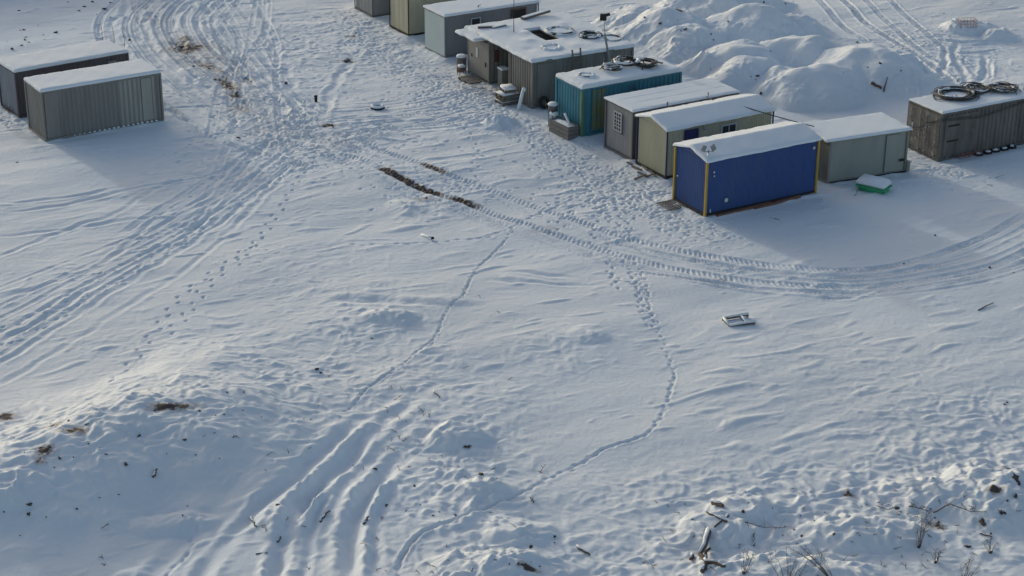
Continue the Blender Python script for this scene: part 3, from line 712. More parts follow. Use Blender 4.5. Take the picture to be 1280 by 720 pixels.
# timber skid
for (xa, ya, xb_, yb_, lab) in ((.5,-.22,3.6,-.16,'long reddish timber beam lying along the foot of the blue cabin'), (2.6,-.30,5.4,-.12,'second reddish timber beam under the far half of the blue cabin wall')):
    b = NB(); beam(b, (xa, ya, .0), (xb_, yb_, .05), .16, .14)
    o = obj('timber_beam', b, 'redwood'); o.location = r.location; o.rotation_euler = r.rotation_euler; tag(o, lab, 'beam')

# cream cabin
r, L, W, h = croot('cream', 'site_cabin', 'cream cabin with dark blue corner trim and gabled snow roof, second from the front')
shell(r, 'body', L, W, h, .34, 'cream', 'cream', .14, .02)
posts(r, L, W, h, 'navy', .06, .03, 0, False)
roofp(r, L, W, h, .34, .06, 'cream'); roof_snow(r, L, W, h, .34, .11, .10, 8, rag=.03)
window(r, 'F', -.01, 1.05, 1.75, 1.45, 2.25, 'navy', 'navy', (0, 0), 'shuttered_window')
window(r, 'F', -.01, 3.25, 4.05, 1.5, 2.15, 'white', 'glass', (1, 0))
b = NB(); tube(b, [(2.05,-.03,2.35),(2.05,-.22,2.33)], .02); box(b, 1.98, 2.12, -.34, -.18, 2.24, 2.33); obj('wall_lamp', b, 'steel', r)
b = NB(); tube(b, [(2.05,-.04,2.38),(2.2,-.05,2.12),(2.35,-.04,2.2)], .012); obj('lamp_wire', b, 'dark', r)
b = NB(); box(b, 0, L, -.035, .05, 0, .118); box(b, -.035, .05, .06, W-.06, 0, .118); obj('base_rail', b, 'dark', r)

# grey cabin with window
r, L, W, h = croot('grey', 'site_cabin', 'grey cabin with a white barred window in its end wall and flat snowy roof')
shell(r, 'body', L, W, h, 0, 'dgrey', 'grey', .4, .008)
posts(r, L, W, h, 'dgrey', .09, .03, 0, True)
roofp(r, L, W, h, 0, .05, 'dgrey'); roof_snow(r, L, W, h, 0, .07, .07, 5, rag=.02)
window(r, 'E', -.01, .98, 1.55, 1.25, 2.15, 'white', 'glass', (2, 4), 'barred_window')
b = NB(); box(b, -.05, -.02, .86, 1.67, 1.13, 1.19); obj('sill', b, 'dgrey', r)
b = NB(); tube(b, [(2.0,-.05,h+.02),(2.0,-.06,h+.22)], .04, 8); obj('roof_vent', b, 'steel', r)
b = NB(); tube(b, [(4.6,.1,h+.02),(4.6,.1,h+.26)], .035, 8); obj('roof_vent', b, 'steel', r)
for yy in (.95, 1.7):                        # seams of the roof sheets showing through thin snow
    b = NB(); box(b, .2, L-.2, yy-.02, yy+.02, h+.05, h+.129); obj('roof_seam', b, 'snow', r)

# teal container
def doors(root, W, h, m, y0=0.06, nbar=2, x=-.03):
    hw = (W-2*y0)/2
    for k in (0, 1):
        ya = y0+k*hw+.01; yb = ya+hw-.02
        b = NB(); box(b, x-.03, x+.05, ya, yb, .14, h-.12)
        for q in range(4):
            z0_ = .2+q*(h-.4)/4; 
            box(b, x-.055, x-.028, ya+.06, yb-.06, z0_, z0_+.05)
        d_ = obj('door', b, m, root)
        for bx_ in (ya+.22, yb-.22):
            b = NB(); tube(b, [(x-.08, bx_, .10), (x-.08, bx_, h-.08)], .022, 6)
            for zz in (.25, .95, 1.5, h-.35): box(b, x-.10, x-.03, bx_-.05, bx_+.05, zz, zz+.07)
            obj('lock_bar', b, 'barpaint', d_)
r, L, W, h = croot('teal', 'shipping_container', 'teal corrugated container with a green corner post, hoses on its snowy roof', 'container')
shell(r, 'body', L, W, h, 0, 'teal', 'teal', .26, .04)
posts(r, L, W, h, 'teal', .12, .04, 0, True)
b = NB(); box(b, -.055, .095, -.055, .095, .002, h-.1); obj('painted_post', b, 'green', r)
b = NB()
for k in range(3): box(b, .62+k*.27, .86+k*.27, -.012-.042, -.01, .25, h-.15)
obj('cladding_patch', b, 'mustard', r)
roof_snow(r, L, W, h, 0, .04, .16, 11, bumps=((3.0,1.5,.5,.12),(3.9,1.2,.8,.22),(1.0,1.3,.5,.06)), rag=.03)
b = NB()
for k in range(5): tube(b, [(2.9+k*.05,-.07,2.2+.05*k), (3.6,-.14,1.75-.08*k), (4.3,-.1,1.75-.05*k), (5.2,-.08,1.95-.03*k)], .010, 4)
obj('cable_bundle', b, 'hose', r)

# brown container on the right
r, L, W, h = croot('brown', 'shipping_container', 'weathered brown container with double doors and hose coils on its roof, at right edge', 'container')
shell(r, 'body', L, W, h, 0, 'brown', 'brown', .27, .04)
posts(r, L, W, h, 'brown', .13, .04, 0, True)
doors(r, W, h, 'brown2')
b = NB(); box(b, .25, 2.4, -.03, -.006, .25, h-.2); obj('flat_panel', b, 'brown', r)
for zz in (.95, 1.75):
    b = NB(); box(b, .45, 1.15, -.07, -.028, zz, zz+.07); obj('bracket', b, 'dark', r)
b = NB(); box(b, -.085, -.064, 1.98, 2.18, 1.2, 1.5); obj('notice_plate', b, 'white', r)
roof_snow(r, L, W, h, 0, .03, .06, 14, rag=.02)
b = NB(); 
for k in range(3): tube(b, [(-.2,1.0,1.75), (0,-.08,2.25-k*.06), (2.5,-.12,2.05-k*.05), (4.5,-.12,2.3-.05*k), (6.0,-.1,2.4)], .012, 4)
obj('wall_cable', b, 'hose', r)

# pale grey-green cabin with sheet roof
r, L, W, h = croot('L', 'site_cabin', 'grey green smooth sided cabin with an overhanging snowy sheet roof behind the blue cabin')
shell(r, 'body', L, W, h, 0, 'olive', 'olive2', 1.45, .004, .08)
posts(r, L, W, h, 'olive2', .10, .03, 0, True, 'olive')
b = NB(); box(b, 3.2, 3.9, -.035, -.008, .15, h-.12); obj('door', b, 'olive', r)
b = NB(); box(b, 4.05, 4.3, -.04, -.008, .6, .72); obj('vent_grille', b, 'dark', r)
b = NB(); box(b, L+.02, L+.2, -.1, .35, .05, .55); obj('side_box', b, 'olive2', r)
b = NB(); box(b, -.3, L+.1, -.14, W+.2, h+.03, h+.075); obj('roof', b, 'olive2', r)
b = NB(); box(b, .1, L, -.05, .1, -.02, .09); obj('base_shade_strip', b, 'dark', r)  # solid dark strip standing in for the shade under the cabin
roof_snow(r, L, W, h+.02, 0, .1, .08, 21, x0=(-.3, L+.12), y0=(-.15, W+.2), rag=.012)

# left pair
r, L, W, h = croot('F', 'shipping_container', 'grey corrugated container with light repainted patches, nearer one of the left pair', 'container')
shell(r, 'body', L, W, h, 0, 'fgrey', 'fgrey', .245, .035)
posts(r, L, W, h, 'fgrey', .10, .035, 0, True)
b = NB(); corr(b, (4.05, .045), (L-.35, .045), .13, h-.1, .245, .035, (0,-1)); bmesh.ops.translate(b, verts=b.verts, vec=(0,-.006,0)); obj('light_panel', b, 'fpatch', r)
b = NB(); box(b, .12, .85, -.03, -.004, .14, h-.1); obj('flat_panel', b, 'fgrey', r)
b = NB(); box(b, 5.3, 5.85, -.05, -.02, .2, h-.15); obj('repair_plate', b, 'fpatch', r)
for k in range(22):                           # forklift/drain openings packed with snow
    b = NB(); x_ = .5+k*.262+random.uniform(-.02,.02); s_ = (.03+.035*min(1, k/12))
    if k < 4: s_ = .02
    ico(b, (x_, -.055, .10), s_, 1, .2, (1.3,.6,.8)); obj('snow_plug', b, 'snow', r, True)
roof_snow(r, L, W, h, 0, .04, .11, 25, rag=.02)
r, L, W, h = croot('G', 'shipping_container', 'dark plum container with snow roof, the farther one of the left pair', 'container')
shell(r, 'body', L, W, h, 0, 'plum', 'slate', .245, .02)
posts(r, L, W, h, 'plum', .09, .03, 0, True)
roof_snow(r, L, W, h, 0, .04, .12, 27, rag=.02)
b = NB(); box(b, 5.2, 5.7, -.05, -.02, 1.9, 2.2); obj('plate', b, 'fgrey', r)

# tall pale cabin
r, L, W, h = croot('I', 'site_cabin', 'pale grey cabin with fine ribbed long wall and bluish end, behind the grey shed')
shell(r, 'body', L, W, h, 0, 'silver', 'silver2', .15, .02)
posts(r, L, W, h, 'silver', .06, .03, 0, True)
b = NB(); box(b, -.045, -.028, .04, W-.04, .12, h-.08); obj('end_panel', b, 'silver2', r)
window(r, 'F', -.01, 1.75, 2.3, 1.75, 2.1, 'silver2', 'glass', (0, 0))
window(r, 'F', -.01, 4.5, 5.4, 1.45, 2.25, 'redwood', 'dark', (0, 0), 'boarded_window')
roofp(r, L, W, h, 0, .05, 'silver'); roof_snow(r, L, W, h, 0, .10, .09, 31, rag=.02)
b = NB(); tube(b, [(2.4,.4,h+.05),(2.5,.4,h+.28)], .03); tube(b, [(2.35,.35,h+.22),(2.65,.45,h+.24)], .02); obj('roof_vent', b, 'steel', r)
b = NB(); tube(b, [(5.4,1.2,h+.05),(5.3,1.25,h+.5),(5.1,1.3,h+.7)], .02); tube(b, [(5.3,1.25,h+.5),(5.5,1.2,h+.72)], .02); obj('roof_branch', b, 'steel', r)
# cream tall
r, L, W, h = croot('J', 'site_cabin', 'cream cabin with dark corner trim at the top edge of the photo')
shell(r, 'body', L, W, h, 0, 'cream', 'cream', .6, .01)
posts(r, L, W, h, 'dark', .05, .02, 0, False)
b = NB(); box(b, .03, L-.03, -.02, .05, .0, .118); box(b, -.02, .05, .03, W-.03, .0, .118); obj('base_rail', b, 'dark', r)
roofp(r, L, W, h, 0, .06, 'cream'); roof_snow(r, L, W, h, 0, .09, .09, 33)
r, L, W, h = croot('K', 'site_cabin', 'plain mid grey cabin, farthest of the row at the top edge')
shell(r, 'body', L, W, h, 0, 'grey', 'grey', .5, .01)
posts(r, L, W, h, 'dgrey', .05, .02, 0, True)
roofp(r, L, W, h, 0, .06, 'grey'); roof_snow(r, L, W, h, 0, .09, .09, 36)

# ---- the grey double shed: two containers under one roof with a covered passage between
r, L, W, h = croot('shed', 'container_shed', 'grey shed of two containers joined by a snowy roof over a dark open passage', 'shed')
SH = r
hw = 2.45
b = NB(); box(b, .09, L-.09, .09, hw-.09, .06, h-.01); ca_ = obj('near_body', b, 'shed', r)
b = NB(); corr(b, (.06,.05), (L-.06,.05), .12, h, .27, .02, (0,-1)); corr(b, (.05,hw-.06), (.05,.06), .12, h, .27, .045, (-1,0)); corr(b, (L-.05,.06), (L-.05,hw-.06), .12, h, .27, .04, (1,0)); corr(b, (L-.06,hw-.05), (.06,hw-.05), .12, h, .27, .04, (0,1))
obj('cladding', b, 'shed', ca_)
for x in (-.03, L-.08):
    for y in (-.03, hw-.07):
        b = NB(); box(b, x, x+.11, y, y+.11, 0, h); obj('corner_post', b, 'shed', ca_)
b = NB(); box(b, .085, L-.085, -.025, .05, .0, .12); box(b, .085, L-.085, -.025, .05, h-.1, h-.003); box(b, -.028, .05, .085, hw-.075, .0, .12); obj('frame_rail', b, 'shed', ca_)
b = NB(); box(b, .3, 1.3, -.018, .04, .15, h-.15); obj('flat_panel', b, 'shed', ca_)
y0_ = 4.95
b = NB(); box(b, .10, L-.05, y0_+.05, y0_+hw, .04, h-.15); far = obj('far_body', b, 'shed', r)
b = NB(); corr(b, (.1,y0_), (L-.1,y0_), .08, h-.15, .27, .035, (0,-1)); obj('cladding', b, 'shed', far)
b = NB(); box(b, -.01, .07, y0_+.06, y0_+hw-.1, .14, h-.28); dd_ = obj('door', b, 'sheddoor', far)
b = NB(); box(b, -.035, -.012, y0_+1.25, y0_+1.45, 1.2, 1.75); obj('door_notice', b, 'white', dd_)
b = NB(); box(b, -.05, -.01, y0_+.3, y0_+.36, .9, 1.15); obj('handle', b, 'dark', dd_); b = NB(); box(b, -.05, -.01, y0_+1.95, y0_+2.0, 1.1, 1.25); obj('hinge', b, 'dark', dd_)
b = NB(); box(b, -.02, .08, y0_-.05, y0_+.05, 0, h-.12); obj('door_post', b, 'shed', far)
b = NB(); box(b, -.02, .08, y0_+hw-.09, y0_+hw+.02, 0, h-.12); obj('door_post', b, 'shed', far)
b = NB(); box(b, L-1.2, L-1.1, hw+.06, y0_-.06, .03, h-.02); obj('passage_end_wall', b, 'shed', r)
b = NB(); box(b, -.05, .02, hw+.05, hw+.12, .0, h); obj('passage_post', b, 'shed', r)
b = NB(); box(b, .3, .75, y0_-1.0, y0_-.5, .03, 1.0); obj('passage_cabinet', b, 'sheddoor', r)
b = NB(); box(b, .28, .72, y0_-1.02, y0_-.48, 1.0, 1.1); obj('cabinet_snow', b, 'snow', r)
b = NB(); box(b, .35, .55, y0_-.16, y0_-.05, 1.25, 1.9); obj('fire_cabinet', b, 'red', r)
b = NB(); box(b, .15, .22, hw+.3, y0_-1.2, .25, .4); obj('threshold_board', b, 'wood', r)
# deck with an open hatch above the passage
RZ = h-.0
b = NB(); hx0, hx1, hy0, hy1 = 2.5, 3.35, 2.75, 5.15
box(b, -.12, hx0, -.06, 7.45, RZ+.0, RZ+.05); box(b, hx1, L+.06, -.06, 7.45, RZ, RZ+.05); box(b, hx0+.001, hx1-.001, -.06, hy0, RZ, RZ+.05); box(b, hx0+.001, hx1-.001, hy1, 7.45, RZ, RZ+.05)
obj('deck_roof', b, 'woodgrey', r)
roof_snow(r, L, 7.4, RZ, 0, .06, .13, 41, x0=(-.16, L+.08), y0=(-.08, 7.5), rag=.05, holes=((hx0-.03, hx1+.03, hy0-.03, hy1+.03),), bumps=((4.2,4.0,.8,.06),(1.5,3.2,.35,.08),(2.2,4.6,.3,.07),(3.4,1.2,.5,.05),(.8,1.8,.4,-.05),(4.8,5.2,.4,.07),(5.6,3.4,.5,-.05),(1.8,6.2,.35,.08),(5.3,2.1,.7,.05),(1.2,5.5,.9,.08),(2.0,1.0,1.0,-.04),(4.0,6.4,1.0,.06)))
b = NB(); box(b, -.65, -.05, 5.3, 7.35, h-.1, h-.05); obj('canopy', b, 'woodgrey', r)
b = NB(); n_ = 14
roof_snow(r, L, 7.4, h-.15, 0, .06, .12, 44, x0=(-.75, .1), y0=(5.3, 7.5), rag=.08, name='canopy_snow')

def in_shed(p): return SH.matrix_world @ Vector(p)
bpy.context.view_layer.update()
def local_thing(name, label, cat, base, loc, rz=0, group=None):
    bpy.context.view_layer.update()
    p = base.matrix_world @ Vector(loc)
    return thing(name, label, cat, p, base.rotation_euler.z+rz, group)
def ring(R0, n, z=0, jr=.04, jz=.02, cx=0, cy=0, rx=1., ph=0):
    a_, b_, c_ = random.uniform(0,6), random.uniform(0,6), random.uniform(0,6)
    return [(cx+math.cos(2*math.pi*k/n)*R0*rx*(1+jr*math.sin(2*2*math.pi*k/n+a_)+jr*.5*math.sin(3*2*math.pi*k/n+b_)), cy+math.sin(2*math.pi*k/n)*R0*(1+jr*math.sin(2*2*math.pi*k/n+b_)), z+jz*math.sin(2*math.pi*k/n+c_)) for k in range(n)]
def coil(base, loc, label, R0=.55, loops=6, tr=.022, snow=.5, spread=.09, hgt=.12, rx=1., tails=2, mess=.05):
    t = local_thing('hose_coil', label, 'hose', base, loc, random.uniform(0, 3) if rx == 1. else 0)
    b = NB()
    for k in range(loops):
        tube(b, ring(R0+random.uniform(-spread, spread), 30, tr+random.uniform(0, hgt), mess, .035, random.uniform(-mess,mess)*.9, random.uniform(-mess,mess)*.9, rx), tr, 5, True)
    for k in range(tails):
        a = random.uniform(0, 6.28); p = Vector((math.cos(a)*R0, math.sin(a)*R0, hgt)); q = Vector((random.uniform(-.4,.4), random.uniform(-.4,.4), 0))
        tube(b, [p, p+q*.5+Vector((0,0,.05)), p+q-Vector((0,0,hgt-.03))], tr, 5)
    obj('hose', b, 'hose', t, True)
    if snow:
        b = NB(); n = 36; pr = ring(R0, n, hgt*.75, .04, .01, 0, 0, rx); A = []
        for i, p in enumerate(pr):
            wgt = (.06+.05*snow)*(1+.5*math.sin(i*1.3+R0*9)*math.sin(i*.35+1)); p = Vector(p); rad = Vector((p.x, p.y, 0)).normalized()
            if (math.sin(i*.5+R0*20) < 1-2*snow-.0): wgt *= .35
            A.append([b.verts.new(p+rad*wgt*math.cos(f)+Vector((0,0,1))*(wgt*.75*math.sin(f)+.02)) for f in [j*math.pi*2/8 for j in range(8)]])
        for i in range(n):
            for j in range(8): b.faces.new((A[i][j], A[i][(j+1)%8], A[(i+1)%n][(j+1)%8], A[(i+1)%n][j]))
        obj('snow_cover', b, 'snow', t, True)
    return t
ds = h_s = 2.57+.15
coil(SH, (3.9,3.9,2.72), 'large snow covered hose ring beside the open hatch on the grey shed roof', .72, 5, .03, .95, .05, .10)
coil(SH, (4.95,2.3,2.72), 'dark hose coil half filled with snow near the floodlight pole on the shed roof', .55, 7, .03, .7, .09, .16)
coil(SH, (5.75,1.45,2.72), 'loose thin hose loop at the far right corner of the shed roof', .6, 3, .022, .25, .06, .05, tails=3)
coil(SH, (2.0,1.5,2.70), 'faint hose loop almost buried in the shed roof snow', .5, 2, .02, .95, .03, .02, tails=0)
T = [o for o in bpy.data.objects if o.name == 'shipping_container'][0]
coil(T, (1.05,1.25,2.72), 'small hose ring sunk in snow at the near end of the teal container roof', .40, 3, .035, .8, .04, .06)
coil(T, (2.75,1.45,2.86), 'snow capped hose coil, second along the teal container roof', .45, 5, .035, .8, .08, .12)
coil(T, (3.7,1.5,2.95), 'biggest hose coil on the teal container roof, thickly capped with snow', .62, 6, .035, .8, .09, .20)
coil(T, (4.55,1.1,2.82), 'dark tangled hose coil at the far end of the teal container roof', .58, 8, .035, .3, .13, .16, tails=4)
Bc = [o for o in bpy.data.objects if o.name.startswith('shipping_container') and 'brown' in o['label']][0]
coil(Bc, (2.35,1.75,2.60), 'widest black hose coil in the middle of the brown container roof', .78, 18, .020, .35, .26, .16, rx=1.15, tails=8, mess=.13)
coil(Bc, (3.95,1.95,2.60), 'second black hose coil overlapping the widest one on the brown container', .60, 13, .020, .35, .22, .14, tails=6, mess=.13)
coil(Bc, (5.1,1.35,2.60), 'black hose coil nearest the right edge on the brown container roof', .58, 14, .020, .35, .22, .14, tails=7, mess=.13)
_q = PX(1281, 113, 2.42); t = thing('vent_pipe', 'short dark pipe standing on the brown container roof at the photo edge', 'pipe', (_q.x, _q.y, 2.42))
b = NB(); tube(b, [(0,0,0),(0,0,.75)], .07, 8); lathe(b, [(.10,.72),(.10,.80),(.02,.84)], (0,0,0), 10); obj('stack', b, 'dark', t)

def plank(base, a, b_, w_, h_, label, m='wood', snow=.04, cat='plank'):
    t = local_thing('plank', label, cat, base, a); L_ = (Vector(b_)-Vector(a)); bm = NB(); beam(bm, (0,0,0), L_, w_, h_); obj('board', bm, m, t)
    if snow:
        bm = NB(); beam(bm, L_*.02+Vector((0,0,h_/2+snow/2)), L_*.98+Vector((0,0,h_/2+snow/2)), w_*.9, snow); obj('snow_cover', bm, 'snow', t)
    return t
plank(SH, (3.2,6.9,2.85), (5.2,7.35,2.95), .28, .12, 'snow topped timber beam along the back edge of the shed roof')
plank(SH, (.2,6.6,2.82), (1.1,6.2,2.82), .22, .12, 'short dark board lying on the front left corner of the shed roof', 'redwood')
plank(SH, (.8,6.0,2.82), (1.7,6.1,2.86), .16, .10, 'second dark board beside the short one on the shed roof', 'wood')
plank(T, (4.1,1.6,3.05), (4.5,.7,2.85), .10, .07, 'dark stick leaning across the tangled hose on the teal container', 'dark', 0, 'stick')
plank(T, (5.0,1.5,2.92), (5.6,.9,2.84), .10, .07, 'brown board at the far end of the teal container roof', 'wood', .02)

# floodlight pole
t = local_thing('floodlight_pole', 'leaning steel pole with a dark floodlight on top beside the grey shed', 'pole', SH, (4.72,-.16,0.0))
b = NB(); tube(b, [(0,0,0),(-.05,.03,2.2),(-.25,.20,3.55)], .075, 8, r1=.06); tube(b, [(-.24,.19,3.5),(-.30,.25,4.5)], .018, 6); tube(b, ring(.13, 16, 3.72, 0, 0, -.26, .21), .018, 5, True); pole_ = obj('mast', b, 'steel', t)
bm_ = NB()
obox(bm_, (-.32,.27,4.45), Vector((.8,-.6,.0)), Vector((.6,.8,0)), Vector((0,0,1)), .17, .12, .17); obj('lamp_head', bm_, 'dark', t)
bm_ = NB(); obox(bm_, (-.22,.05,4.62), Vector((.8,-.6,.3)).normalized(), Vector((.6,.8,0)), Vector((-.3,.1,1)).normalized(), .16, .03, .08); obj('lamp_hood', bm_, 'dark', t)
# whip antenna
t = local_thing('antenna_mast', 'thin vertical antenna rod on the back of the grey shed roof', 'antenna', SH, (1.55,4.9,2.65))
b = NB(); tube(b, [(0,0,0),(0,0,2.6)], .022, 6, r1=.014); obj('rod', b, 'dark', t); b = NB(); box(b, -.08,.08,-.08,.08,0,.06); obj('base_plate', b, 'steel', t)
# ladder
t = local_thing('ladder', 'wooden ladder leaning on the long side of the grey shed', 'ladder', SH, (2.35,-.55,.02))
b = NB(); beam(b, (0,0,0), (0,.42,2.95), .06, .09); beam(b, (.5,0,0), (.5,.42,3.0), .06, .09); obj('rail', b, 'wood', t)
for k in range(8):
    b = NB(); f_ = (k+.7)/8.5; tube(b, [(0,.42*f_,2.95*f_),(.5,.42*f_,2.95*f_)], .024, 6); obj('rung', b, 'wood', t)

# pallets by the passage
def pallet(loc, rz, label, z, snow=True, group='snowy pallets stacked by the grey shed'):
    t = thing('pallet', label, 'pallet', loc, rz, group)
    b = NB()
    for y in (-.5, 0, .5): box(b, -.55, .55, y-.05, y+.05, .03, .13)
    obj('bearer', b, 'wood', t)
    b = NB()
    for k in range(6):
        x = -.5+k*.2; box(b, x-.06, x+.06, -.56, .56, .132, .158)
    obj('deck_board', b, 'wood', t)
    b = NB(); box(b, -.56, -.44, -.56, .56, 0, .028); box(b, .44, .56, -.56, .56, 0, .028); obj('base_board', b, 'wood', t)
    if snow:
        b = NB(); box(b, -.54, .54, -.54, .54, .16, .16+snow, .03); s_ = obj('snow_cover', b, 'snow', t, True)
    return t
pp = in_shed((-.75,1.45,0)); z_ = gz(pp.x, pp.y)
for k, (dx, dy, rz, sn, lb) in enumerate([(0,0,.05,.05,'lowest pallet of the stack in front of the grey shed'),(.06,.02,-.04,.05,'second pallet from the bottom of the shed stack'),(.0,-.03,.08,.06,'third pallet up in the shed stack'),(.12,.1,-.15,.14,'topmost pallet of the shed stack under thick snow')]):
    v = SH.matrix_world.to_3x3() @ Vector((dx, dy, 0))
    t = pallet((pp.x+v.x, pp.y+v.y, z_-.02+k*.205), SH.rotation_euler.z+rz, lb, 0, sn); t.scale = (.95,.78,1) if k < 3 else (.6,.7,1)
t = pallet((0,0,0), SH.rotation_euler.z, 'grey wooden step pallet lying flat before the shed door', 0, 0, None)
q_ = in_shed((-.55,6.0,0)); t.location = (q_.x, q_.y, gz(q_.x, q_.y)-.02); t.scale = (.85,1.25,.9); del_ = None
for c in t.children: c.data.materials[0] = M['woodgrey']
# small rubbish left of the door: barrel, box
q_ = in_shed((-.15,7.95,0))
t = thing('metal_drum', 'dark drum with a snow cap left of the shed door', 'drum', (q_.x, q_.y, gz(q_.x, q_.y)-.03))
b = NB(); lathe(b, [(.28,0),(.29,.02),(.28,.25),(.295,.28),(.28,.31),(.28,.6),(.29,.85),(.27,.87)], (0,0,0), 18); obj('drum', b, 'dgrey', t, False)
b = NB(); lathe(b, [(.28,.87),(.30,.92),(.26,.98),(.1,1.0)], (0,0,0), 16); obj('snow_cover', b, 'snow', t, True)
q_ = in_shed((-.45,7.35,0))
t = thing('junk_stool', 'small red legged stool under snow beside the drum at the shed door', 'stool', (q_.x, q_.y, gz(q_.x, q_.y)-.03), .4)
b = NB()
for sx in (-.15,.15):
    for sy in (-.15,.15): tube(b, [(sx*1.2,sy*1.2,0),(sx,sy,.42)], .02)
obj('leg', b, 'redmetal', t); b = NB(); box(b, -.2,.2,-.2,.2,.42,.46); obj('seat', b, 'redwood', t); b = NB(); box(b, -.19,.19,-.19,.19,.462,.60,.05); obj('snow_cover', b, 'snow', t, True)
# snow covered log leaning
q_ = in_shed((-.55,.25,0))
t = thing('leaning_post', 'snow crusted short post leaning at the front corner of the grey shed', 'post', (q_.x, q_.y, gz(q_.x, q_.y)-.05))
b = NB(); tube(b, [(-.15,-.1,0),(0,0,.5),(.14,.12,1.05)], .07, 8); obj('post', b, 'wood', t, True)
b = NB(); tube(b, [(-.16,-.14,.0),(-.03,-.05,.5),(.11,.07,1.08)], .10, 8, r1=.09); ico(b, (.14,.1,1.10), .13, 2, .15); obj('snow_cover', b, 'snow', t, True)
# tyre against wall
def tyre_obj(loc, label, rot, R0=.32, snow=False):
    t = thing('gap_ring', label, 'tyre', loc); t.rotation_euler = rot
    b = NB(); tube(b, [(math.cos(a)*R0*.78, math.sin(a)*R0*.78, .1) for a in [k*2*math.pi/24 for k in range(24)]], R0*.3, 8, True)
    for v in b.verts: v.co.z = .1+(v.co.z-.1)*1.05
    obj('tread', b, 'rubber', t, True)
    if snow:
        b = NB(); tube(b, [(math.cos(a)*R0*.78, math.sin(a)*R0*.78, .16) for a in [k*2*math.pi/24 for k in range(24)]], R0*.26, 8, True)
        lathe(b, [(R0*.6,.0),(R0*.55,.08),(R0*.2,.11)], (0,0,0), 14); obj('snow_cover', b, 'snow', t, True)
q_ = in_shed((.55,-.22,0)); tyre_obj((q_.x, q_.y, gz(q_.x,q_.y)+.30), 'black tyre standing against the corner of the grey shed', (R(72), 0, SH.rotation_euler.z))
q_ = GP(472,136); tyre_obj((q_.x, q_.y, q_.z-.02), 'snow filled tyre lying alone on the churned snow in front of the sheds', (0,0,0), .36, True)
# teal container: crate and stool
def crate(loc, rz, lx, ly, hz, label, m='woodgrey'):
    t = thing('wooden_crate', label, 'crate', loc, rz)
    for nm, (x0,x1,y0,y1) in (('front',(-lx,lx,-ly,-ly+.04)),('back',(-lx,lx,ly-.04,ly)),('side',(-lx,-lx+.04,-ly+.042,ly-.042)),('side',(lx-.04,lx,-ly+.042,ly-.042))):
        b = NB(); n = 3
        for k in range(n): box(b, x0, x1, y0, y1, .02+k*hz/n, (k+1)*hz/n)
        obj(nm+'_boards' if nm != 'side' else 'side_boards', b, m, t)
    b = NB(); box(b, -lx+.05, lx-.05, -ly+.05, ly-.05, 0, .04); obj('bottom', b, m, t)
    b = NB(); N = 14; g_ = []
    for i in range(N+1):
        for j in range(N+1):
            u = i/N*2-1; v = j/N*2-1
            g_.append(b.verts.new((u*(lx-.045), v*(ly-.045), hz-.1+.13*math.exp(-(u-.2)**2*2-(v*1.2)**2)+.03*pnoise(u*3, v*3, 5))))
    for i in range(N):
        for j in range(N): b.faces.new((g_[i*(N+1)+j], g_[(i+1)*(N+1)+j], g_[(i+1)*(N+1)+j+1], g_[i*(N+1)+j+1]))
    obj('snow_fill', b, 'snow', t, True); return t
p_ = T.matrix_world @ Vector((-.75,.72,0)); p_ = T.matrix_world @ Vector((-.52,.85,0))
crate((p_.x, p_.y, gz(p_.x, p_.y)-.04), T.rotation_euler.z+R(3), .33, .85, .72, 'grey board crate filled with snow in front of the teal container')
t = thing('snowy_board', 'snow coated board standing in the crate by the teal container', 'board', (p_.x, p_.y, gz(p_.x,p_.y)))
v = T.matrix_world.to_3x3()
b = NB(); beam(b, v@Vector((.15,-.5,.3)), v@Vector((.0,-.1,1.15)), .06, .08); obj('board', b, 'wood', t); b = NB(); tube(b, [v@Vector((.12,-.52,.45)), v@Vector((-.03,-.11,1.2))], .06, 7); obj('snow_cover', b, 'snow', t, True)
p_ = T.matrix_world @ Vector((-.38,2.15,0))
t = thing('water_barrel', 'narrow dark stand with a snow heaped basin beside the teal container', 'barrel', (p_.x, p_.y, gz(p_.x,p_.y)-.03), T.rotation_euler.z)
b = NB()
for sx in (-.14,.14):
    for sy in (-.18,.18): tube(b, [(sx,sy,0),(sx,sy,.95)], .02)
box(b, -.18,.18,-.22,.22,.9,.94); obj('stand', b, 'dgrey', t)
b = NB(); lathe(b, [(.18,.94),(.24,1.06),(.25,1.2)], (0,0,0), 14); obj('basin', b, 'dgrey', t)
b = NB(); lathe(b, [(.25,1.2),(.28,1.25),(.22,1.32),(.07,1.35)], (0,0,0), 14); obj('snow_cap', b, 'snow', t, True); b = NB(); lathe(b, [(.22,.40),(.24,.5),(.15,.58)], (.02,-.1,.3), 12); obj('snow_cover', b, 'snow', t, True)
b = NB(); tube(b, ring(.2, 14, 1.0, 0, 0, -.1, .28), .035, 6, True); bmesh.ops.rotate(b, verts=b.verts, cent=(-.1,.28,1.0), matrix=Matrix.Rotation(R(70),3,'Y')); obj('hanging_hoop', b, 'rubber', t, True)

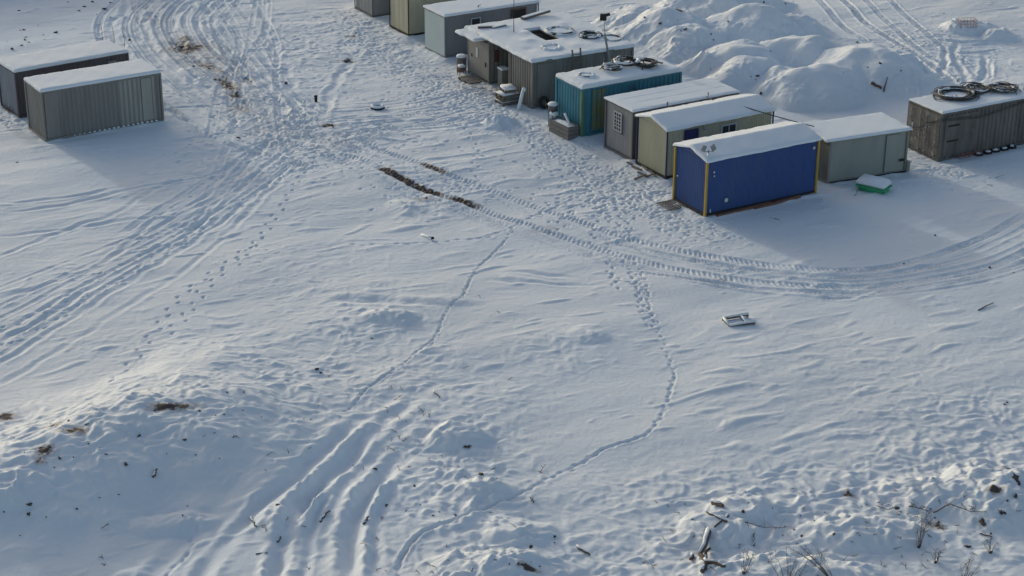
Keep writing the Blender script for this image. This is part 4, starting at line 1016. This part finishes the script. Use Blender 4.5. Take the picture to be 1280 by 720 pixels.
# green bin
p_ = GP(1092,238)
t = thing('green_trough', 'bright green plastic trough capped with snow in front of the grey green cabin', 'trough', (p_.x, p_.y, p_.z-.17), R(-33))
t.rotation_euler = (R(4), 0, R(-35))
b = NB()
A = [b.verts.new(p) for p in ((-.62,-.28,0),(.62,-.28,0),(.62,.28,0),(-.62,.28,0),(-.72,-.38,.48),(.72,-.38,.48),(.72,.38,.48),(-.72,.38,.48))]
for f in ((3,2,1,0),(4,5,6,7),(0,1,5,4),(1,2,6,5),(2,3,7,6),(3,0,4,7)): b.faces.new([A[i] for i in f])
bmesh.ops.bevel(b, geom=list(b.edges), offset=.05, segments=2, affect='EDGES'); obj('tub', b, 'greenbin', t, True)
b = NB(); box(b, -.78, .78, -.43, .43, .40, .46, .015); obj('rim', b, 'greenbin', t)
b = NB(); box(b, -.77, .77, -.44, .44, .462, .80, .14)
for v_ in b.verts: v_.co.z += .04*pnoise(v_.co.x*3, v_.co.y*4, 3)
obj('snow_cover', b, 'snow', t, True)

# cables
def cable(a, b_, sag, label, r=.018, n=12):
    a = Vector(a); b_ = Vector(b_); m = NB()
    pts = [a.lerp(b_, k/n)-Vector((0,0,sag*4*(k/n)*(1-k/n))) for k in range(n+1)]
    o_ = a.copy(); tube(m, [p-o_ for p in pts], r, 5); c = obj('cable', m, 'hose', None, True); c.location = o_; tag(c, label, 'cable'); return c
Cc = [o for o in bpy.data.objects if o.name.startswith('site_cabin') and 'cream cabin with dark blue' in o['label']][0]
Gc = [o for o in bpy.data.objects if o.name.startswith('site_cabin') and 'barred window' in o['label']][0]
Lc = [o for o in bpy.data.objects if o.name.startswith('site_cabin') and 'grey green' in o['label']][0]
BL = [o for o in bpy.data.objects if o.name.startswith('site_cabin') and 'yellow corner' in o['label']][0]
mw = lambda o, p: o.matrix_world @ Vector(p)
bpy.context.view_layer.update()
cable(mw(Cc,(4.6,1.2,2.82)), mw(Lc,(.0,1.5,2.45)), .05, 'black cable running from the cream cabin roof to the grey green cabin roof', .025)
cable(mw(Gc,(4.4,-.05,2.68)), mw(Cc,(4.3,2.2,2.70)), .03, 'short black cable between the grey cabin and the cream cabin roof', .03)
cable(mw(Lc,(4.5,-.1,2.30)), mw(Bc,(-.05,-.08,2.25)), .12, 'thin cable hanging from the grey green cabin to the brown container', .018)
cable(mw(SH,(4.4,-.1,2.5)), mw(T,(2.9,2.5,2.6)), .08, 'thin cable from the floodlight pole down to the teal container', .012)

# rubbish between cream and blue
def debris_board(px, py, dx, dy, label, m='wood', w_=.1):
    a = GP(px, py); b_ = GP(px+dx, py+dy); o_ = a.copy()
    bm = NB(); beam(bm, Vector((0,0,.05)), b_-a+Vector((0,0,.07)), w_, .06); t = obj('broken_board', bm, m); t.location = o_; tag(t, label, 'board', 'broken boards lying by the cream cabin')
for a in [(790,209,12,5),(797,216,14,6),(806,222,12,-3),(793,225,14,-5),(800,206,9,8),(784,204,6,3),(812,214,8,8)]:
    debris_board(*a, 'weathered broken board lying in the churned snow at the cream cabin front')
t = None
p_ = mw(BL, (-.45,2.0,0))
t = thing('drain_grating', 'snowy slatted grating on the ground at the back left corner of the blue cabin', 'grating', (p_.x, p_.y, gz(p_.x,p_.y)-.0), BL.rotation_euler.z)
b = NB()
for k in range(7): beam(b, (-.45+k*.15,-.5,.06), (-.45+k*.15,.5,.06), .05, .05)
obj('slat', b, 'woodgrey', t); b = NB(); beam(b, (-.5,-.52,.03),(.5,-.52,.03),.07,.05); beam(b, (-.5,.52,.03),(.5,.52,.03),.07,.05); obj('rail', b, 'woodgrey', t)

# overturned bed/pallet frame in the middle of the yard
p_ = GP(924,402)
t = thing('pallet_frame', 'low upturned wooden pallet frame half buried in snow, alone in the open yard', 'frame', (p_.x, p_.y, p_.z-.25), R(14))
t.rotation_euler = (R(3), R(-3), R(16))
b = NB()
for a_, c_ in (((-.55,-.35,.3),(.55,-.35,.3)),((-.55,.35,.3),(.55,.35,.3)),((-.55,-.35,.3),(-.55,.35,.3)),((.2,-.3,.28),(.2,.35,.28))): beam(b, a_, c_, .07, .08)
obj('rail', b, 'wood', t)
for x in (-.55,.5):
    for y in (-.35,.35): b = NB(); beam(b, (x,y,-.05),(x,y,.27),.08,.08); obj('leg', b, 'wood', t)
b = NB()
for a_, c_ in (((-.55,-.35,.37),(.55,-.35,.37)),((-.55,.35,.37),(.55,.35,.37)),((-.55,-.3,.37),(-.55,.3,.37)),((.2,-.3,.35),(.2,.3,.35))): tube(b, [a_, Vector(a_).lerp(Vector(c_), .5)+Vector((0,0,.01)), c_], .05, 6)
obj('snow_cover', b, 'snow', t, True)
b = NB(); box(b, -.5, .5, -.31, .31, .05, .27, .05)
for v_ in b.verts: v_.co.z += .05*pnoise(v_.co.x*4, v_.co.y*5, 2)
obj('snow_fill', b, 'snow', t, True)

# wire basket at the top right
p_ = GP(1209,30)
t = thing('wire_crate', 'orange rusty wire crate poking out of snow at the top right', 'crate', (p_.x, p_.y, p_.z-.12), R(5))
b = NB(); lx, ly, hz = .50, .34, .42
for z in (0.02,.2,hz):
    for a_, c_ in (((-lx,-ly),(lx,-ly)),((lx,-ly),(lx,ly)),((lx,ly),(-lx,ly)),((-lx,ly),(-lx,-ly))): tube(b, [(*a_, z),(*c_, z)], .014, 4)
for k in range(6):
    x = -lx+k*lx*2/5; tube(b, [(x,-ly,0),(x,-ly,hz)], .010, 4); tube(b, [(x,ly,0),(x,ly,hz)], .010, 4)
for k in range(4):
    y = -ly+k*ly*2/3; tube(b, [(-lx,y,0),(-lx,y,hz)], .010, 4); tube(b, [(lx,y,0),(lx,y,hz)], .010, 4)
obj('mesh_cage', b, 'orange', t)

# red frame and pallets at the foot of the brown container
t = local_thing('metal_rack', 'low red metal rack lying in front of the brown container', 'rack', Bc, (1.0,-.45,.12))
b = NB()
for a_, c_ in (((0,0,0),(1.5,0,.02)),((0,.25,0),(1.5,.25,.02)),((0,0,.2),(1.4,0,.22)),((0,0,0),(0,.25,0)),((.7,0,0),(.7,.25,0)),((1.4,0,0),(1.4,0,.35)),((.4,0,0),(.4,0,.22))): tube(b, [a_, c_], .018, 5)
obj('rack_frame', b, 'redmetal', t)
for k in range(5):  # black rings added to imitate the ragged dark gaps under the container
    p_ = mw(Bc, (2.4+k*.55, -.3-.05*(k%2), 0))
    t = thing('gap_ring', 'black ring standing in for a dark gap along the foot of the brown container', 'tyre', (p_.x, p_.y, gz(p_.x,p_.y)-.02), 0, 'gap rings along the brown container')
    b = NB(); tube(b, [(math.cos(a)*.17, math.sin(a)*.17, .06) for a in [q*2*math.pi/18 for q in range(18)]], .075, 7, True); obj('tread', b, 'rubber', t, True)
    b = NB(); ico(b, (.02,.05,.10), .15, 2, .3, (1,.7,.5)); obj('snow_cover', b, 'snow', t, True)

# thin rods behind the dark container
for px, py, hh, lab in ((128,48,1.15,'leftmost thin rod standing in the snow behind the plum container'),(143,55,1.2,'middle thin rod behind the plum container'),(156,62,1.25,'rightmost thin rod behind the plum container corner')):
    p_ = GP(px, py+2); b = NB(); tube(b, [(0,0,-.1),(.02,.01,hh*.5),(-.05,0,hh)], .016, 5, r1=.011); o = obj('marker_rod', b, 'twig'); o.location = p_; tag(o, lab, 'rod')
p_ = GP(395,127); b = NB(); tube(b, [(0,0,-.1),(.0,0,.30)], .085, 9); lathe(b, [(.10,.28),(.11,.33),(.05,.36)], (0,0,0), 10); o = obj('short_bollard', b, 'rubber'); o.location = p_; tag(o, 'short black stub post standing in the open churned snow', 'post')
p_ = GP(540,300); b = NB(); tube(b, [(-.5,.6,.03),(-.15,.15,.09),(.0,0,.12)], .05, 7); o = obj('snowy_stick', b, 'snow', None, True); o.location = p_; tag(o, 'snow covered stick ending in a dark knob, left of the curved tracks', 'stick')
b = NB(); ico(b, (.03,-.03,.1), .07, 2, .2); c_ = obj('knob', b, 'rubber', o)

# ------------------------------------------------------------------ logs, clods, twigs, shrubs
def log(px, py, dx, dy, r_, label, m='twig', lift=0.0, group=None, snow=True, cat='branch', name='branch'):
    a = GP(px, py); b_ = GP(px+dx, py+dy); b_.z += lift; v = b_-a; bm = NB()
    n = 5; pts = [v*(k/n)+Vector((random.gauss(0,r_*.5), random.gauss(0,r_*.5), r_*.6)) for k in range(n+1)]
    tube(bm, pts, r_, 6, r1=r_*.6); o = obj(name, bm, m, None, True); o.location = a; tag(o, label, cat, group)
    if snow:
        bm = NB(); tube(bm, [p+Vector((-.2*r_,.4*r_,r_*.75)) for p in pts[:4]], r_*.75, 6, r1=r_*.4); obj('snow_cover', bm, 'snow', o, True)
    return o
log(1089,105,12,9,.10,'brown log end sticking out of the big snow mound behind the cabins', 'redwood', .1, None, False, 'log', 'log')
log(1105,115,4,-22,.045,'thin dark stick upright on the big snow mound', 'twig', .15, None, False, 'stick')
for a, lb in [((884,668,-6,46,.10),'thick upright branch of the snowy deadwood near the bottom edge'),((880,716,6,-28,.08),'second branch crossing the deadwood near the bottom edge'),
              ((882,702,24,9,.07),'short dark branch to the right of the bottom deadwood'),((908,652,-26,-8,.045),'thin pale branch pointing left above the bottom deadwood'),
              ((910,645,-16,16,.05),'forked branch end above the bottom deadwood'),((721,684,17,13,.045),'dark straight stick lying left of the bottom deadwood'),
              ((891,630,14,5,.09),'short fat dark log in the rough snow, lower right'),((866,695,-4,8,.07),'stubby branch left of the deadwood'),
              ((1225,667,14,6,.03),'short stick in the rough snow near the right bottom'),
              ((400,653,12,-12,.045),'dark stick in the rut, lower left of centre'),((454,656,7,-9,.05),'short curved dark stick beside the second rut'),((347,678,5,-5,.04),'small stick on the first rut edge'),
              ((320,693,16,0,.025),'thin level twig at the bottom between the ruts'),((192,597,4,-9,.05),'dark stick on the shaded slope at lower left'),((313,648,8,12,.035),'thin stick beside the footprint furrow, lower left'),
              ((590,715,0,-16,.022),'thin upright twig at the bottom edge, centre'),((542,489,8,10,.03),'small bent stick in the open snow below centre'),((663,621,4,9,.03),'little stick beside the fox trail'),
              ((1196,102,3,-3,.03),'tiny stick behind the brown container'),((1222,388,20,-8,.03),'long thin branch lying at the right edge below the tracks'),
              ((942,682,0,-14,.03),'thin upright stub right of the deadwood')]:
    log(*a, lb, lift=.04)
def long_twig(pts, r_, label, lift=.12):
    P = [GP(*p) for p in pts]; o_ = P[0].copy(); n = len(P)
    sm = []
    for i in range(n-1):
        for k in range(4): sm.append(P[i].lerp(P[i+1], k/4))
    sm.append(P[-1]); sm = [p-o_+Vector((random.gauss(0,.02), random.gauss(0,.02), .03+lift*math.sin(math.pi*i/(len(sm)-1)))) for i, p in enumerate(sm)]
    bm = NB(); tube(bm, sm, r_, 5, r1=r_*.4)
    for k in range(4):
        q = sm[random.randrange(2, len(sm)-2)]; tube(bm, [q, q+Vector((random.gauss(0,.15), random.gauss(0,.15), .12)), q+Vector((random.gauss(0,.3), random.gauss(0,.3), .2))], r_*.5, 4, r1=r_*.2)
    o = obj('branch', bm, 'twig', None, True); o.location = o_; tag(o, label, 'branch')
long_twig([(1135,634),(1142,638),(1155,642),(1163,640)], .022, 'thin bent branch at the left of the dark stump, right bottom')
long_twig([(1168,642),(1185,633),(1195,638),(1212,643),(1232,641)], .024, 'long wavy branch crossing the rough snow right of the dark stump')
long_twig([(925,652),(955,662),(990,660)], .015, 'faint long twig in the snow right of the deadwood', .05)
long_twig([(1095,633),(1110,640),(1120,634)], .015, 'short wavy twig in the churned lower right snow', .05)
def clods(name, spots, label, group, rmin=.05, rmax=.10, cat='clod', m='soil'):
    for px, py in spots:
        px += random.gauss(0, 1.2); py += random.gauss(0, 1.0); p_ = GP(px, py); r_ = (rmin*.55+(rmax-rmin*.55)*random.random()**2.4)*.85; bm = NB(); ico(bm, (0,0,r_*.05), r_, 2, .5, (random.uniform(.9,1.9), random.uniform(.7,1.1), random.uniform(.5,.9))); o = obj(name, bm, m, None, True)
        o.location = p_; o.rotation_euler = (0,0,random.uniform(0,6)); tag(o, label, cat, group)
def near(spots, n, sx, sy):
    out = []
    for _ in range(n):
        a = random.choice(spots); out.append((a[0]+random.gauss(0,sx), a[1]+random.gauss(0,sy)))
    return out
S1 = [(63,530),(88,528),(108,532),(122,529),(195,513),(248,513),(269,518),(279,518),(304,512),(283,492),(304,491),(173,546),(232,549),(291,548),(132,568),(157,583),(209,567),(149,617),(4,641),(40,630),(37,643),(58,646),(23,669),(32,564),(72,575),(69,586),(98,636),(122,622),(275,574),(245,570),(92,572),(109,555)]
clods('soil_clod', S1, 'dark lump of soil poking through snow on the shaded slope at lower left', 'soil lumps on the shaded lower left slope', .05, .10)
clods('soil_clod', [(397,462),(403,466),(424,462),(398,508),(345,632),(471,587),(228,645),(237,633),(327,522),(379,525),(389,525),(465,422),(509,640)], 'dark lump of soil in the snow between the shaded slope and the ruts', 'soil lumps around the ruts', .045, .08)
clods('soil_clod', [(516,606),(482,631),(523,631),(545,606),(543,645),(570,645),(583,559),(601,592),(604,598),(622,597),(623,560),(586,557),(607,687),(620,702),(637,704),(618,699),(548,640),(555,585)], 'dark lump of soil in the snow hummocks at bottom centre', 'soil lumps in the bottom centre hummocks', .045, .09)
clods('soil_clod', [(661,684),(664,702),(676,706),(646,703),(692,672),(695,681),(866,651),(930,639),(936,629),(943,630),(965,634),(970,659),(979,657),(994,661),(1001,669),(978,670),(996,679),(1000,645),(1034,644),(1042,668),(1065,601),(1083,630),(1122,636),(1151,610),(1167,603),(1175,593),(1209,597),(1256,506),(1258,505),(1238,668),(1248,680),(1211,684),(1163,636)], 'dark lump of soil in the churned snow along the lower right', 'soil lumps along the lower right', .04, .085)
clods('earth_chunk', [(1170,648),(1176,652),(1228,654),(1256,640),(1262,625),(1270,622),(1275,605),(1268,596),(1210,684),(1273,600),(1252,640)], 'larger dark chunk of frozen earth in the rough snow at the right bottom', 'earth chunks at the right bottom', .08, .15)
clods('soil_clod', [(807,22),(847,26),(852,38),(856,37),(889,41),(889,50),(910,27),(948,10),(955,4),(982,4),(989,2),(963,65),(1023,72),(825,30),(849,20),(939,96),(945,103),(951,117),(890,79),(949,93),(1120,78),(1100,78),(1083,86),(1098,80),(1125,88),(1071,52),(1055,93),(1066,13),(1164,22),(1180,17),(1156,59),(782,52)], 'dark lump of soil on the snow mounds behind the cabins', 'soil lumps on the mounds behind the cabins', .06, .12)
clods('soil_clod', [(24,15),(8,51),(25,38),(32,46),(50,30),(31,37),(33,48),(26,58),(35,53),(56,48),(68,40),(98,13),(105,8),(129,12),(122,18),(115,2),(137,2),(16,62),(54,45),(86,6),(140,22)], 'dark lump of soil on the shaded hillside behind the plum container', 'soil lumps on the top left hillside', .06, .12)
S2 = [(236,58),(246,56),(225,60),(238,66),(232,70),(242,83),(254,90),(262,86),(270,100),(288,104),(291,112),(293,118),(310,100),(312,102),(280,100),(308,97),(358,105),(331,123),(162,50),(22,202)]
clods('soil_clod', S2, 'dark clod of mud along the churned service track at upper left', 'mud clods along the upper left track', .06, .13)
clods('soil_clod', [(408,157),(415,156),(418,158),(440,45),(446,43),(435,75),(441,75),(418,72),(530,115),(528,144),(445,110),(300,172),(340,180),(220,190)], 'dark lump of mud on the churned snow before the far cabins', 'mud lumps before the far cabins', .05, .11)
clods('soil_clod', [(533,247),(538,246),(501,254),(516,227),(521,236),(531,227),(545,255),(465,238),(502,253),(590,257),(600,262),(660,258)], 'small dark clod thrown out beside the muddy tyre tracks', 'clods beside the muddy tracks', .035, .07)
clods('soil_clod', [(1170,293),(1131,329),(1191,313),(1268,341),(1240,335),(971,273),(1045,407),(1003,420)], 'small dark lump on the smooth snow near the right hand tracks', 'lumps near the right hand tracks', .035, .07)
# twigs scattered: short bent sticks lying on the snow
def twigs(spots, label, group, lmin=.12, lmax=.35):
    for px, py in spots:
        p_ = GP(px, py); L_ = random.uniform(lmin, lmax); a = random.uniform(0, 6.28); bm = NB(); d_ = Vector((math.cos(a), math.sin(a), random.uniform(.0, .8)))
        s_ = Vector((-math.sin(a), math.cos(a), 0))
        tube(bm, [Vector((0,0,-.02)), d_*L_*.5+s_*random.uniform(-.05,.05), d_*L_], .013, 5, r1=.007)
        if random.random() < .5: tube(bm, [d_*L_*.5, d_*L_*.7+s_*.12], .009, 4)
        o = obj('twig', bm, 'twig', None, True); o.location = p_; tag(o, label, 'twig', group)
twigs([(490,486),(504,488),(492,500),(483,509),(485,516),(500,524),(508,525),(527,521),(530,515),(537,522),(497,540),(502,552),(499,549),(484,562),(494,563),(489,552),(579,460),(634,475),(600,372),(625,390)], 'small bare twig lying on the snow left of centre below the yard', 'twigs below the yard centre')
twigs([(410,470),(418,458),(383,658),(350,655),(458,683),(470,712),(540,712),(537,705),(545,708),(562,700),(385,560),(300,548),(330,655),(332,665),(130,700),(129,708),(126,660),(270,540),(253,545)], 'small bare twig in the snow around the lower left ruts', 'twigs around the lower left ruts')
twigs([(822,628),(837,634),(838,660),(802,703),(815,706),(820,712),(675,590),(680,592),(850,640),(1010,690),(1030,640),(930,700),(850,700),(1240,600),(1245,597),(1142,612),(1095,628),(1000,615),(1140,684),(1160,700),(1205,705),(1215,690)], 'small bare twig in the churned snow along the bottom right', 'twigs along the bottom right')
_tr = random.Random(9)
twigs([(int(_tr.triangular(800, 1280, 1180)), int(_tr.triangular(600, 722, 700))) for _ in range(60)], 'tiny bare twig among the rough snow lumps of the lower right corner', 'tiny twigs of the lower right corner', .08, .3)
twigs([(int(_tr.uniform(330, 650)), int(_tr.uniform(560, 722))) for _ in range(22)], 'tiny bare twig by the snow hummocks at the bottom centre', 'tiny twigs at the bottom centre', .08, .25)
twigs([(1290,240),(1236,225),(1190,220),(1068,245),(975,274),(1244,222),(1233,230)], 'thin dry stalk standing in the shaded snow before the right hand containers', 'stalks before the right containers', .35, .7)

def shrub(px, py, label, n=16, hgt=1.3, spread=.45, lean=(0,0), r0=.009):
    p_ = GP(px, py); t = thing('bare_shrub', label, 'shrub', (p_.x, p_.y, p_.z-.05)); bm = NB()
    for k in range(n):
        a = random.uniform(0, 6.28); sp = random.uniform(.1, 1)*spread; hh = hgt*random.uniform(.5, 1)
        e = Vector((math.cos(a)*sp+lean[0]*hh, math.sin(a)*sp+lean[1]*hh, hh)); m_ = e*.5+Vector((random.gauss(0,.06), random.gauss(0,.06), .08)); b0 = Vector((math.cos(a)*.06, math.sin(a)*.06, 0))
        tube(bm, [b0, b0.lerp(m_, .5), m_, m_.lerp(e, .5)+Vector((random.gauss(0,.03),random.gauss(0,.03),.02)), e], r0, 4, r1=r0*.3)
        for _ in range(4):
            f_ = random.uniform(.35, .95); q = m_.lerp(e, (f_-.5)*2) if f_ > .5 else b0.lerp(m_, f_*2)
            d_ = Vector((random.gauss(0,1), random.gauss(0,1), random.uniform(.3,1.2))).normalized()*random.uniform(.12,.38)*hgt/1.3
            tube(bm, [q, q+d_*.5+Vector((0,0,.02)), q+d_], r0*.5, 4, r1=r0*.2)
    obj('twigs', bm, 'twig', t, True)
    bm = NB(); ico(bm, (0,0,.02), .07, 2, .25, (1,1,.8)); obj('stump', bm, 'twig', t, True)
shrub(1148,683,'upright bare shrub with fine twigs in the lower right corner area', 14, 1.5, .35)
shrub(1040,722,'bare shrub leaning left at the bottom edge, right of the deadwood', 13, 1.4, .9, (-.9, .1))
shrub(985,735,'wide tangled bare shrub cut by the bottom edge', 15, 1.4, 1.1, (-.1, .1))
shrub(1205,725,'small bare shrub at the bottom edge near the right corner', 10, .9, .4, (.2, 0))
shrub(1170,702,'low bare shrub right of the upright shrub', 10, .6, .5)
shrub(930,715,'sparse low shrub beside the bottom deadwood', 8, .9, .5)
shrub(1238,690,'sparse thorny shrub among the earth chunks', 8, .6, .5)
shrub(12,140,'small dry weed clump at the foot of the plum container', 12, .5, .5)
